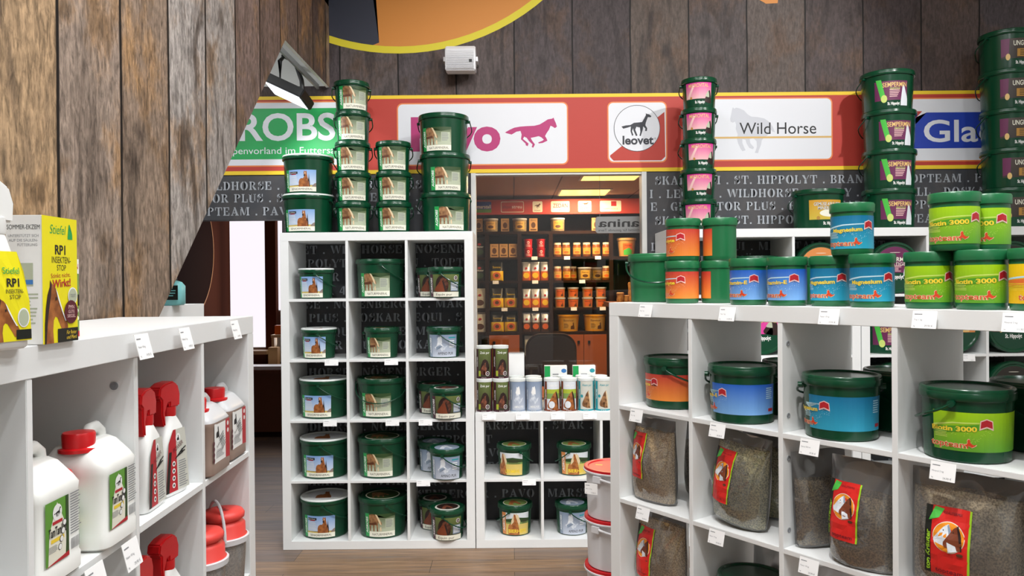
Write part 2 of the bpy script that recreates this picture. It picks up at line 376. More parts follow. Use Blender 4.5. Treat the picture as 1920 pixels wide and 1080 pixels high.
mat('chew', '#b98a4a', .7, noise=('#8a5a28', 30)); mat('lamp_glow', '#ffffff', .4, emit=3.0); mat('panel_glow', '#ffd873', .4, emit=1.5); mat('strip_glow', '#ffffff', .4, emit=6.0); mat('blind_glow', '#f3eef6', .8, emit=0.85); mat('flood_lens', '#eef6ff', .2, emit=2.2)
clear_mat('window_glass', '#ffffff', .0, .02, .045); clear_mat('clear_film', '#eef1f3', .07, .07, .12); clear_mat('clear_tub', '#d5d5d5', .35, .15, .12)
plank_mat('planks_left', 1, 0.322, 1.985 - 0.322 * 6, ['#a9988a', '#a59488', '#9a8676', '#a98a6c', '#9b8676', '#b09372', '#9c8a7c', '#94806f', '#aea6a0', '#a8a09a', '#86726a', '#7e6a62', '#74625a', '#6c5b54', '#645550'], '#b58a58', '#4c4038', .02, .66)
plank_mat('planks_back', 0, 0.373, -1.09 - .373 * 3, ['#524a4c', '#574c4a', '#4f4648', '#5c5250', '#544b4c', '#5a4f4d', '#52494a', '#4d4445', '#62564f', '#5a5150', '#655a55', '#574c4b', '#4e4343', '#594b47'], '#6b5240', '#37302f', .012, .42)  # darker print; weaker light at the back is also put into these tones
def floor_mat():
    m = bpy.data.materials.new('floor_planks'); m.use_nodes = True; nt = m.node_tree; b = nt.nodes['Principled BSDF']
    tc = N(nt, 'ShaderNodeTexCoord'); br = N(nt, 'ShaderNodeTexBrick'); br.offset = 0.37
    nt.links.new(tc.outputs['Object'], br.inputs['Vector'])
    for i, v in ((1, lin('#92755a')), (2, lin('#75655c')), (3, lin('#4a3c30'))): br.inputs[i].default_value = v
    br.inputs['Scale'].default_value = 1; br.inputs['Mortar Size'].default_value = 0.0016; br.inputs['Brick Width'].default_value = 1.25; br.inputs['Row Height'].default_value = 0.19; br.inputs['Bias'].default_value = -0.1
    mp = N(nt, 'ShaderNodeMapping'); mp.inputs['Scale'].default_value = (0.9, 14, 1); nt.links.new(tc.outputs['Object'], mp.inputs[0])
    nz = N(nt, 'ShaderNodeTexNoise'); nz.inputs['Scale'].default_value = 3; nz.inputs['Detail'].default_value = 6; nz.inputs['Distortion'].default_value = .8; nt.links.new(mp.outputs[0], nz.inputs['Vector'])
    n2 = N(nt, 'ShaderNodeTexNoise'); n2.inputs['Scale'].default_value = 1.8; n2.inputs['Detail'].default_value = 3; nt.links.new(mp.outputs[0], n2.inputs['Vector'])
    r = N(nt, 'ShaderNodeMapRange'); nt.links.new(nz.outputs[0], r.inputs[0]); r.inputs[1].default_value = .3; r.inputs[2].default_value = .7; r.inputs[3].default_value = .62; r.inputs[4].default_value = 1.2
    vc = N(nt, 'ShaderNodeCombineColor'); [nt.links.new(r.outputs[0], vc.inputs[i]) for i in range(3)]
    c = mixc(nt, 1.0, br.outputs[0], vc.outputs[0], 'MULTIPLY')
    r2 = N(nt, 'ShaderNodeMapRange'); nt.links.new(n2.outputs[0], r2.inputs[0]); r2.inputs[1].default_value = .5; r2.inputs[2].default_value = .75; r2.inputs[4].default_value = .6
    c = mixc(nt, r2.outputs[0], c, lin('#5c5b5c'))
    nt.links.new(c, b.inputs['Base Color']); b.inputs['Roughness'].default_value = .48; MATS['floor_planks'] = m
floor_mat()
M = MATS
for n_ in ('brown_wall', 'brown_disc', 'dark_wood'): M[n_].node_tree.nodes['Principled BSDF'].inputs['Specular IOR Level'].default_value = .06

# ------------------------------------------------------------------ stencil lettering of the slate wall print
def _stem(x, w=.26):
    return [(x - .07, 0), (x + w + .07, 0), (x + w + .07, .09), (x + w, .12), (x + w, .88), (x + w + .07, .91), (x + w + .07, 1), (x - .07, 1), (x - .07, .91), (x, .88), (x, .12), (x - .07, .09)]
def _r(a, b, c, d): return [(a, b), (c, b), (c, d), (a, d)]
def _moon(cx, cy, rx, ry, s, th):
    o = [(cx + s * rx * math.cos(R(t)), cy + ry * math.sin(R(t))) for t in range(-84, 85, 24)]
    i = [(cx + s * (rx - th) * math.cos(R(t)), cy + (ry - .09) * math.sin(R(t))) for t in range(84, -85, -24)]
    return o + i
GL = {
 'A': ([[(.4, 1), (.6, 1), (1.0, .08), (.7, .08)], [(.12, .08), (.22, .08), (.46, .66), (.4, .84)], _r(.3, .27, .6, .36), _r(-.02, 0, .32, .09), _r(.6, 0, 1.08, .09)], 1.1),
 'B': ([_stem(.07), _moon(.42, .75, .36, .25, 1, .22), _moon(.42, .26, .44, .26, 1, .24)], .95),
 'C': ([_moon(.5, .5, .5, .52, -1, .27), _r(.55, .91, .84, 1), _r(.74, .62, .84, .92), _r(.55, 0, .86, .09), _r(.78, .08, .86, .26)], .95),
 'D': ([_stem(.07), _moon(.44, .5, .5, .5, 1, .28)], 1.0),
 'E': ([_stem(.07), _r(.37, .91, .82, 1), _r(.72, .66, .82, .92), _r(.37, .45, .64, .55), _r(.37, 0, .86, .09), _r(.76, .08, .86, .34)], .95),
 'F': ([_stem(.07), _r(.37, .91, .82, 1), _r(.72, .66, .82, .92), _r(.37, .45, .64, .55)], .9),
 'G': ([_moon(.5, .5, .5, .52, -1, .27), _r(.55, .91, .84, 1), _r(.74, .66, .84, .92), _r(.62, 0, .88, .4), _r(.54, .38, .96, .46)], 1.03),
 'H': ([_stem(.07), _stem(.7), _r(.36, .45, .66, .55)], 1.1), 'I': ([_stem(.08)], .5),
 'J': ([_stem(.32), _r(.05, 0, .28, .12), _r(.05, .1, .17, .26)], .7),
 'K': ([_stem(.07), [(.38, .48), (.5, .52), (.92, 1), (.72, 1)], [(.48, .56), (.62, .7), (1.02, 0), (.7, 0)]], 1.05),
 'L': ([_stem(.07), _r(.37, 0, .82, .09), _r(.72, .08, .82, .4)], .88),
 'M': ([_r(.1, 0, .2, .96), [(.04, 1), (.34, 1), (.66, .12), (.56, 0)], [(.68, .2), (.7, .04), (.96, .9), (.92, 1)], _stem(1.0)], 1.4),
 'N': ([_r(.1, 0, .2, .9), [(.02, 1), (.34, 1), (.94, .02), (.72, 0)], _r(.84, .18, .93, 1), _r(.0, 0, .3, .09), _r(.72, .91, 1.02, 1)], 1.08),
 'O': ([_moon(.5, .5, .5, .53, -1, .29), _moon(.56, .5, .5, .53, 1, .29)], 1.12),
 'P': ([_stem(.07), _moon(.42, .73, .44, .27, 1, .24)], .92), 'R': ([_stem(.07), _moon(.42, .74, .42, .26, 1, .23), [(.4, .46), (.62, .46), (1.02, 0), (.7, 0)]], 1.05),
 'S': ([_moon(.44, .73, .38, .27, -1, .22), _moon(.42, .27, .42, .27, 1, .24), [(.14, .66), (.34, .76), (.76, .36), (.56, .26)], _r(.68, .68, .78, 1), _r(.06, 0, .16, .34)], .9),
 'T': ([_stem(.37), _r(.02, .91, .31, 1), _r(.69, .91, .98, 1), _r(.02, .64, .12, .92), _r(.88, .64, .98, .92)], 1.02),
 'U': ([[(.07, .28), (.33, .28), (.33, 1), (.07, 1)], [(.08, .24), (.33, .24), (.4, .1), (.68, .1), (.66, 0), (.3, 0), (.14, .08)], _r(.76, .18, .86, 1), _r(0, .91, .4, 1), _r(.66, .91, .96, 1)], 1.0),
 'V': ([[(.0, 1), (.34, 1), (.6, .14), (.5, 0)], [(.6, .02), (.66, .16), (.92, .92), (.84, .92)], _r(.72, .91, 1.02, 1)], 1.03),
 'W': ([[(.0, 1), (.32, 1), (.52, .14), (.42, 0)], [(.5, .02), (.56, .14), (.78, .94), (.7, .94)], [(.66, 1), (.96, 1), (1.14, .14), (1.04, 0)], [(1.12, .02), (1.18, .14), (1.4, .92), (1.32, .92)], _r(1.24, .91, 1.5, 1)], 1.5),
 'Y': ([_stem(.36)[:4] + [(.62, .44), (.36, .44), (.36, .12), (.29, .09)], [(.0, 1), (.32, 1), (.6, .48), (.38, .48)], [(.62, .5), (.88, 1), (.98, 1), (.68, .5)]], .98),
 'Z': ([_r(.05, .91, .85, 1), _r(.05, 0, .85, .09), [(.1, .12), (.4, .12), (.82, .88), (.52, .88)]], .9),
 '4': ([_r(.48, 0, .72, 1), _r(.02, .24, .44, .34), [(.02, .36), (.14, .36), (.44, .86), (.44, 1)]], .82), '.': ([_r(.05, 0, .27, .2)], .34)}
GL['Q'] = (GL['O'][0] + [[(.5, .2), (.66, .2), (1.0, -.14), (.8, -.14)]], 1.12)
GL['Ö'] = (GL['O'][0] + [_r(.2, 1.1, .4, 1.28), _r(.64, 1.1, .84, 1.28)], 1.12)
KX = .86
def stencil_len(s): return sum(.62 if c == ' ' else GL[c][1] + .13 for c in s)
def stencil(art, s, x, z, h, m, x_max=99, holes=()):
    k = h
    for c in s:
        if c == ' ': x += .62 * k * KX; continue
        ps, wd = GL[c]
        if x + wd * k * KX > x_max: return x
        if not any(a < x + wd * k and x < b for a, b in holes):
            for p in ps: art.ops.append(([(x + a * k * KX, z + b * k) for a, b in p], [tuple(range(len(p)))], m, 1, (x, z, x, z)))
        x += (wd + .13) * k * KX
    return x

# ------------------------------------------------------------------ the setting
WY = 4.97                                   # face of the back wall
WX0, WX1 = -0.257, 0.868                    # shop window in it
WZ0, WZ1 = 0.76, 2.272
def structure(o, name=None): o['kind'] = 'structure'; return o
fl = MB(); fl.box(-4.2, 4.4, -3.4, 10.2, -0.06, 0); structure(fl.build('floor', M['floor_planks'], smooth=0))
b = MB()
PZ = 2.52
b.cur = 0
b.box(-1.17, 4.4, WY, WY + .1, PZ, CEIL)                        # plank print above the banner
b.box(-4.2, -1.17, WY, WY + .1, PZ, 2.84)
b.cur = 1
b.box(-4.2, WX0, WY, WY + .1, 1.987, PZ); b.box(WX0, WX1, WY, WY + .1, WZ1, PZ); b.box(WX1, 4.4, WY, WY + .1, 0, PZ)
b.box(-1.474, WX0, WY, WY + .1, 0, 1.987); b.box(WX0, WX1, WY, WY + .1, 0, WZ0)
b.cur = 2
b.box(-4.2, -1.17, WY, WY + .1, 2.84, 3.35)
wall_back = structure(b.build('wall_back', [M['planks_back'], M['slate_wall'], M['white_paint']], smooth=0))
# plank-printed partition with its slanted opening into the side passage
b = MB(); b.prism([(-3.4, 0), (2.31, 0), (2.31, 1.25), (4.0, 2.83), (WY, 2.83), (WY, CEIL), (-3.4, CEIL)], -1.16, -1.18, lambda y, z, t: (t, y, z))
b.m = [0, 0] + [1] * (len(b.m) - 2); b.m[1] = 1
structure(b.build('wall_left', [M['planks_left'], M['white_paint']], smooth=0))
b = MB(); b.box(4.4, 4.5, -3.4, 5.07, 0, CEIL); structure(b.build('wall_right', M['white_paint'], smooth=0))
b = MB(); b.box(-4.2, 4.4, -3.5, -3.4, 0, CEIL); structure(b.build('wall_front', M['white_paint'], smooth=0))
b = MB(); b.box(-1.22, 4.5, -3.5, WY + .1, CEIL, CEIL + .1); structure(b.build('ceiling', M['white_paint'], smooth=0))
b = MB(); b.box(-4.2, -1.16, -3.5, WY + .1, 3.35, 3.45); structure(b.build('ceiling_passage', M['white_paint'], smooth=0))
b = MB(); b.box(-4.3, -4.2, -3.5, 5.07, 0, 3.4); structure(b.build('wall_passage', M['white_paint'], smooth=0))
for i, (lx, ly) in enumerate(STRIPS):
    t = empty('strip_luminaire', (lx, ly, CEIL))
    h = MB(); h.box(-.11, .11, -.78, .78, -.06, 0); h.build('housing', M['white_paint'], t)
    g = MB(); g.box(-.08, .08, -.75, .75, -.066, -.0605); g.build('diffuser', M['strip_glow'], t)
    tag(t, 'white strip light on the shop ceiling above the aisle', 'ceiling light', 'strip lights on the shop ceiling')

# stencil lettering rows (names repeat over the whole slate print)
art = Art(); LH = 0.0535; ROW = 0.0876
holes = []
def zrow(py): return at_y(960, py, WY).z
def put(s, px, py, x_max=99):
    p = at_y(px, py, WY); stencil(art, s, p.x, p.z, LH, 'slate_letter', x_max)
XL = WX0 - 0.045
put('WILDHORSE . NÖSENBERGER . MARSTALL', 375, 357, XL); put('GLADIATOR PLUS . STARHORSE . LEOVET . PAVO', 297, 381, XL); put('DOSKAR . TOPTEAM . PAVO . AGROBS . HIPPOLYT .', 240, 406, XL)
RX = WX1 + 0.008
def row_r(s, py, pxa): # start anchored, clipped left at the window
    p = at_y(pxa, py, WY); x = p.x
    for i, c in enumerate(s):
        if x >= RX: stencil(art, s[i:], x, at_y(1400, py, WY).z, LH, 'slate_letter', 4.3); return
        x += (.62 if c == ' ' else GL[c][1] + .13) * LH * KX
row_r('DOSKAR EQUI . ST. HIPPOLYT . BRANDON . TOPTEAM . PAVO . MARSTALL . AGROBS', 345, 1196); row_r('EQUI . LEOVET . WILDHORSE . DERBY . MARSTALL . DOSKAR EQUI . PAVO', 370, 1172); row_r('WILDHORSE . GLADIATOR PLUS . EQUI . STAR . ST. HIPPOLYT . LEOVET', 394, 1098); row_r('DOSKAR EQUI . ST. HIPPOLYT . NÖSEN . TOPTEAM . DOSKAR 4 EQUI', 420, 1196)
names = ['ET . WILDHORSE . NÖSENBERGER . PAVO . MARSTALL . ', 'ST. HIPPOLYT . BRANDON . TOPTEAM . AGROBS . EQUI . ', 'LEOVET . DOSKAR . STARHORSE . PAVO . DERBY . ', 'DOSKAR 4 EQUI . MARSTALL . LEOVET . EQUI . ',
         'WILDHORSE . NÖSENBERGER . MARSTALL . STAR . ', 'R PLUS . DOSKAR . EQUI . ST. HIPPOLYT . ', 'LEOVET . EQUI . TOPTEAM . PAVO . ', 'EQUI . GLADIATOR PLUS . DOSKAR . EQUI . ', 'HIPPOLYT . BRANDON . STAR . EQUI . ']
def row_l(s, x, z, h, m, x_max):
    for i, c in enumerate(s):
        if x >= -1.4: stencil(art, s[i:], x, z, h, m, x_max); return
        x += (.62 if c == ' ' else GL[c][1] + .13) * h * KX
z = zrow(473); k = 0
while z > 0.1:
    s = names[k % len(names)]; off = (0.03, .26, .5, .11, .37)[k % 5] if k else 0.0
    row_l(s, -1.36 - off * .9 if k else -1.345, z, LH, 'slate_letter', XL if z > WZ0 - .06 else WX1)
    if z > 1.0: stencil(art, names[(k + 3) % len(names)] + names[(k + 5) % len(names)], RX + .02, z, LH, 'slate_letter', 3.9)
    elif z <= WZ0 - .06: stencil(art, names[(k + 2) % len(names)] + names[k % len(names)], WX1 - .1 + off, z, LH, 'slate_letter', 3.9); 
    z -= ROW; k += 1
art.build('stencil_lettering', on_front(WY - .0006), wall_back)

# round print cut by the picture edge, and the edges of a second one
def wp(px, py): p = at_y(px, py, WY); return (p.x, p.z)
art = Art(); cx, cz = wp(745, -322); rr = 1.44
art.ops.append(([p for p in ell(cx, cz, rr, rr, 96)], [tuple(range(96))], 'disc_yellow', 1, (0, 0, 0, 0)))
art.ops.append(([p for p in ell(cx, cz, rr - .045, rr - .045, 96)], [tuple(range(96))], 'disc_orange', 2, (0, 0, 0, 0)))
ch = [(cx + (rr - .045) * math.cos(R(a)), cz + (rr - .045) * math.sin(R(a))) for a in range(170, 264, 3)]
art.ops.append((ch + [wp(711, 80), wp(700, 0), wp(694, -160), wp(620, -260)], [tuple(range(len(ch) + 4))], 'disc_navy', 3, (0, 0, 0, 0)))
# clip to the room: drop what lies beyond the left partition and the ceiling
def clip_x(pts, x): 
    out = []
    for i in range(len(pts)):
        a, b2 = pts[i], pts[(i + 1) % len(pts)]
        if a[0] >= x: out.append(a)
        if (a[0] >= x) != (b2[0] >= x): t = (x - a[0]) / (b2[0] - a[0]); out.append((x, a[1] + t * (b2[1] - a[1])))
    return out
def clip_y(pts, y):
    return [(b_, -a_) for a_, b_ in clip_x([(-q, p) for p, q in pts], -y)]
art.ops = [((lambda q: (q, [tuple(range(len(q)))], o[2], o[3], o[4]))(clip_y(clip_x(o[0], -1.158), CEIL - .01))) for o in art.ops]
art.build('round_print', on_front(WY - .0008), wall_back)
art = Art(); art.poly([wp(1428, -30), wp(1424, 0), wp(1436, 7), wp(1458, 6), wp(1462, -30)], 'disc_orange'); art.poly([wp(1560, -30), wp(1563, 0), wp(1603, -2), wp(1606, -30)], 'banner_white')
art.build('letter_print', on_front(WY - .0008), wall_back)

# horse outlines (x, y in a unit box)
def norm(pts, flipy=True):
    xs = [p[0] for p in pts]; ys = [p[1] for p in pts]; a, b_, c, d = min(xs), max(xs), min(ys), max(ys)
    return [((x - a) / (b_ - a), (d - y) / (d - c) if flipy else (y - c) / (d - c)) for x, y in pts]
GALLOP = norm([(198, 745), (225, 728), (250, 716), (282, 710), (320, 707), (360, 706), (390, 698), (412, 684), (435, 668), (458, 664), (467, 658), (471, 671), (479, 690), (485, 712), (474, 721), (463, 713), (450, 706), (441, 730), (428, 750), (419, 768), (426, 780), (432, 796), (406, 809), (384, 812), (381, 806), (404, 796), (412, 789), (398, 775), (384, 768), (360, 774), (340, 778), (346, 792), (363, 818), (353, 838), (345, 832), (350, 818), (330, 797), (318, 778), (304, 770), (297, 784), (328, 812), (323, 828), (313, 823), (311, 812), (286, 786), (290, 757), (284, 736), (262, 740), (235, 757), (214, 751)])
TROT = norm([(856, 712), (880, 706), (905, 704), (925, 692), (950, 690), (970, 688), (982, 668), (992, 648), (990, 640), (998, 643), (1010, 646), (1022, 656), (1018, 662), (1002, 661), (996, 676), (990, 694), (988, 706), (998, 722), (996, 738), (986, 738), (988, 724), (976, 712), (974, 728), (968, 748), (962, 766), (955, 764), (960, 742), (958, 718), (938, 714), (932, 730), (944, 762), (936, 766), (922, 734), (920, 722), (914, 738), (922, 760), (914, 764), (906, 738), (908, 712), (890, 718), (866, 724)])
WILD = norm([(285, 604), (292, 612), (303, 606), (320, 610), (345, 622), (365, 645), (385, 657), (420, 660), (455, 668), (485, 690), (500, 715), (512, 745), (498, 742), (488, 728), (482, 750), (468, 765), (452, 775), (440, 790), (436, 815), (424, 845), (420, 862), (402, 860), (408, 845), (414, 825), (412, 795), (395, 778), (375, 782), (378, 805), (398, 830), (392, 840), (372, 832), (358, 808), (352, 786), (335, 782), (335, 805), (345, 830), (352, 845), (335, 850), (326, 838), (312, 806), (306, 780), (310, 755), (300, 725), (302, 700), (296, 684), (284, 690), (272, 684), (270, 668), (276, 640), (280, 618)])
_OLD3 = norm([(270, 640), (284, 612), (284, 604), (292, 612), (310, 606), (335, 612), (352, 632), (380, 652), (400, 658), (440, 664), (466, 680), (480, 700), (500, 720), (516, 750), (500, 760), (480, 740), (462, 746), (440, 760), (436, 790), (430, 820), (420, 860), (402, 862), (412, 830), (410, 800), (400, 770), (380, 776), (384, 810), (400, 832), (390, 838), (360, 826), (366, 800), (346, 784), (330, 790), (336, 820), (352, 836), (344, 848), (324, 836), (306, 790), (312, 760), (300, 720), (304, 680), (286, 676), (274, 662)])
GRAZE = [(0, .92), (.2, 1), (.4, .96), (.5, .85), (.6, .72), (.7, .62), (.78, .52), (.8, .42), (.76, .36), (.7, .38), (.65, .47), (.58, .52), (.56, .4), (.57, .15), (.58, 0), (.5, 0), (.49, .3), (.44, .38), (.36, .36), (.35, 0), (.27, 0), (.26, .34), (.14, .36), (.12, 0), (.04, 0), (.02, .4), (0, .45)]
_OLD5 = [(0, .95), (.25, 1), (.42, .94), (.54, .78), (.66, .64), (.74, .54), (.72, .42), (.64, .46), (.62, .2), (.58, .0), (.52, .0), (.53, .32), (.42, .36), (.41, .08), (.35, .08), (.34, .38), (.2, .4), (.18, .1), (.11, .1), (.09, .42), (0, .48)]
STAND = [(0, 0), (0, .3), (.06, .45), (.2, .53), (.38, .53), (.46, .63), (.46, .75), (.42, .84), (.45, .93), (.47, 1.0), (.53, .95), (.6, .95), (.66, 1.0), (.67, .9), (.69, .78), (.74, .58), (.82, .38), (.88, .18), (.88, 0)]
_OLD = [(.02, .0), (.0, .34), (.08, .5), (.34, .54), (.46, .68), (.48, .88), (.46, 1.0), (.54, .94), (.64, .93), (.69, 1.0), (.71, .88), (.76, .62), (.86, .32), (.9, .0)]
MANE = [(.5, .62), (.54, .5), (.62, .62), (.7, .92), (.76, .62), (.88, .3), (.9, .0), (.76, .0), (.74, .3), (.62, .42), (.5, .36)]
HEAD = [(.06, 0), (.07, .3), (.11, .55), (.18, .76), (.27, .89), (.29, 1.0), (.37, .94), (.45, .91), (.55, .83), (.67, .67), (.81, .49), (.93, .36), (1.0, .27), (1.0, .17), (.93, .09), (.83, .1), (.75, .2), (.65, .31), (.57, .4), (.49, .42), (.42, .36), (.39, .2), (.42, 0)]
_OLD4 = [(0, 0), (.03, .32), (.1, .58), (.22, .8), (.31, .9), (.33, 1.0), (.41, .93), (.5, .86), (.6, .7), (.73, .48), (.86, .29), (.96, .19), (.97, .1), (.9, .02), (.8, .03), (.71, .12), (.62, .22), (.54, .34), (.46, .4), (.38, .34), (.36, .18), (.42, 0)]
_OLD2 = [(.0, .0), (.02, .42), (.14, .72), (.3, .9), (.34, 1.0), (.42, .9), (.5, .84), (.62, .6), (.8, .34), (.98, .18), (1.0, .06), (.9, .0), (.78, .02), (.68, .12), (.56, .22), (.52, .12), (.6, .0)]
REAR = [(.0, .25), (.18, .36), (.26, .56), (.24, .8), (.34, 1.0), (.46, .94), (.5, .78), (.46, .68), (.62, .44), (.8, .3), (1.0, .4), (.92, .22), (.76, .1), (.6, .0), (.5, .12), (.36, .2), (.2, .1)]
ARCH = [(.3, .0), (.36, .3), (.28, .52), (.1, .56), (.0, .44), (.04, .66), (.2, .9), (.42, 1.0), (.62, .92), (.76, .66), (.9, .34), (1.0, .0)]

def horse_head(a, x0, y0, x1, y1, coat, flip=False, mane='horse_dark', blaze=None):
    a.fit(HEAD, x0, y0, x1, y1, coat, flip)
    a.fit([(.06, .0), (.07, .3), (.11, .55), (.18, .76), (.27, .89), (.29, .99), (.35, .92), (.3, .72), (.2, .44), (.14, .16), (.12, 0)], x0, y0, x1, y1, mane, flip)
    ex = .52; ex = 1 - ex if flip else ex
    a.ell(x0 + (x1 - x0) * ex, y0 + (y1 - y0) * .7, abs(x1 - x0) * .03, (y1 - y0) * .03, 'ink', 10)
    if blaze: a.fit([(.5, .86), (.56, .81), (.8, .48), (.93, .34), (.88, .34), (.74, .5), (.6, .68)], x0, y0, x1, y1, blaze, flip)
# banner over the window
b = MB(); z0, z1 = WZ1 + .002, 2.775; b.box(-4.1, 4.35, WY - .006, WY - .0012, z0, z1)
ban = tag(b.build('brand_banner', M['banner_red'], None, 0), 'long red banner with yellow edges and horse brand panels above the window', 'banner')
art = Art()
art.rect(-4.1, z1 - .022, 4.35, z1, 'banner_yellow'); art.rect(-4.1, z0, 4.35, z0 + .024, 'banner_yellow')
def panel(px0, py0, px1, py1, r=.03, m='banner_white', edge=True):
    (x0, z1_), (x1, z0_) = wp(px0, (py0 + py1) / 2), wp(px1, (py0 + py1) / 2)
    za, zb = wp((px0 + px1) / 2, py1)[1], wp((px0 + px1) / 2, py0)[1]
    if edge: art.poly(rrect(x0 - .008, za - .008, x1 + .008, zb + .008, r + .006), 'banner_orange')
    art.poly(rrect(x0, za, x1, zb, r), m); return x0, za, x1, zb
x0, za, x1, zb = panel(180, 194, 668, 311, .005)
ga, gb = wp(500, 299)[1], wp(500, 204)[1]
art.rect(x0, ga, x1, gb, 'print_green')
xr = wp(629, 240)[0]
t0 = wp(500, 263)[1]; art.text('AGROBS', xr, t0, .165, 'banner_white', w=1.0, al='r', bold=.02)
art.text('Aus dem Alpenvorland im Futtersack', wp(648, 240)[0], wp(500, 289)[1], .042, 'banner_white', al='r', w=1.06)
x0, za, x1, zb = panel(747, 195, 1063, 308)
p0 = wp(771, 281); art.text('Pavo', p0[0], p0[1], .195, 'magenta', w=wp(936, 0)[0] - p0[0], al='l', bold=.045)
a, c = wp(947, 278), wp(1044, 221); art.fit(GALLOP, a[0], a[1], c[0], c[1], 'magenta')
x0, za, x1, zb = panel(1141, 193, 1248, 303, .03)
art.poly([(x0 + .008, za + .03), (x0 + .008, za + .04), (x1 - .008, zb - .06), (x1 - .004, za + .03), (x1 - .03, za + .006), (x0 + .03, za + .006)], 'banner_red')
c0 = wp(1194, 241); art.ell(c0[0], c0[1], .149, .149, 'logo_black', 48); art.ell(c0[0], c0[1], .1455, .1455, 'banner_white', 48)
a, c = wp(1165, 256), wp(1221, 213); art.fit(TROT, a[0], a[1], c[0], c[1], 'logo_black')
a = wp(1167, 271); art.text('leovet', a[0], a[1], .052, 'logo_black', w=wp(1223, 0)[0] - a[0], al='l', bold=.03); a = wp(1228, 262); art.text('®', a[0], a[1], .012, 'logo_black')
x0, za, x1, zb = panel(1291, 186, 1558, 299)
a, c = wp(1369, 288), wp(1452, 201); art.fit(WILD, a[0], a[1], c[0], c[1], 'logo_grey')
zz = wp(1425, 258)[1]; art.rect(x0, zz - .006, x1, zz + .006, 'gold_line')
a = wp(1386, 252); art.text('Wild Horse', a[0], a[1], .073, 'ink', w=wp(1528, 0)[0] - a[0], al='l')
x0, za, x1, zb = panel(1690, 185, 2040, 300)
a, c = wp(1690, 279), wp(2010, 209); art.poly([(a[0], a[1]), (c[0], a[1]), (c[0], c[1]), (wp(1735, 0)[0], c[1]), (wp(1716, 0)[0], c[1] - .07), (a[0], c[1] - .07)], 'logo_blue')
art.poly([wp(1704, 209), wp(1728, 209), wp(1706, 232)], 'banner_red')
a = wp(1731, 266); art.text('Gladiator', a[0], a[1], .135, 'banner_white', w=.98, al='l', bold=.015)
art.build('banner_print', on_front(WY - .006), ban, dz=.0004)

# shop window: frame and pane; low back-to-front
wn = empty('window_1', ((WX0 + WX1) / 2, WY, WZ0)); wn['kind'] = 'structure'
hw = (WX1 - WX0) / 2
b = MB(); b.box(-hw, -hw + .03, -.012, .09, 0, WZ1 - WZ0); b.box(hw - .03, hw, -.012, .09, 0, WZ1 - WZ0); b.box(-hw + .03, hw - .03, -.012, .09, 0, .04); b.box(-hw + .03, hw - .03, -.0, .09, WZ1 - WZ0 - .012, WZ1 - WZ0)
b.build('frame', M['frame_white'], wn, 0)
b = MB(); b.box(-hw + .03, hw - .03, .03, .036, .04, WZ1 - WZ0 - .012); b.build('pane', M['window_glass'], wn, 0)
# ------------------------------------------------------------------ white cube shelves
CB, DV, ST = 0.335, 0.016, 0.05; PIT = CB + DV
def cube_shelf(cols, rows, loc, rz, label, depth=.39, cat='shelf', group=None, dz=0.0, ch=CB):
    """local x along the front, y into the depth, front face at y = 0"""
    t = empty('cube_shelf', loc, rz); W = 2 * ST + cols * CB + (cols - 1) * DV; H = 2 * ST + rows * ch + (rows - 1) * DV
    def part(n, *a):
        b = MB(); b.box(*a); return b.build(n, M['white_board'], t, 0, bevel=.0012)
    part('top_board', 0, W, 0, depth, H - ST, H + dz); part('bottom_board', 0, W, 0, depth, 0, ST)
    for x in (0, W - ST): part('side_panel', x, x + ST, 0, depth, ST, H - ST)
    for k in range(1, cols):
        x = ST + k * PIT - DV; part('divider', x, x + DV, .001, depth - .001, ST, H - ST)
    for k in range(1, rows):
        z = ST + k * (ch + DV) - DV
        for c in range(cols): part('shelf_board', ST + c * PIT, ST + c * PIT + CB, .001, depth - .001, z, z + DV)
    tag(t, label, cat, group); return t, W, H
CH = 0.342                                # cells of the shelves at the far end are a little taller
def bz(r): return ST + r * (CH + DV)
BTOP = 2 * ST + 5 * CH + 4 * DV; LTOP = 2 * ST + 2 * CH + DV
def cz(r): return ST + r * PIT            # floor height of cell row r, from the bottom
BY = 4.56
# tall shelf beside the window, low shelf below it, two tall ones at the far end
BX = -1.366; cube_shelf(3, 5, (BX, BY, 0), 0, 'tall white cube shelf full of green horse-mineral pails beside the doorway', ch=CH)
LX = BX + 1.142; cube_shelf(3, 2, (LX, BY, 0), 0, 'low white cube shelf under the shop window with rows of tins on top', ch=CH)
AX = LX + 1.142; cube_shelf(3, 5, (AX, BY, 0), 0, 'tall white cube shelf carrying the thin stack of pink-labelled pails', ch=CH)
UX = AX + 1.142; cube_shelf(3, 5, (UX, BY, 0), 0, 'tall white cube shelf at the wall carrying the wide stack of black-labelled pails', ch=CH)
# slanted shelf in front
TH = math.atan2(-.803, .596); OX, OY = .369, 2.949
slant, SW, SH = cube_shelf(4, 4, (OX, OY, 0), TH, 'white cube shelf standing at a slant with coloured jars on top and pouches inside')
def slant_w(s, d, z=0): 
    ca, sa = math.cos(TH), math.sin(TH); return Vector((OX + s * ca - d * sa, OY + s * sa + d * ca, z))
def slant_s(px, d):
    """place along the slanted shelf's front where column px meets depth d"""
    r = ray(px, 540); a = slant_w(0, d); e = slant_w(1, d) - a
    k = r.x / r.y; return (k * a.y - a.x) / (e.x - k * e.y)
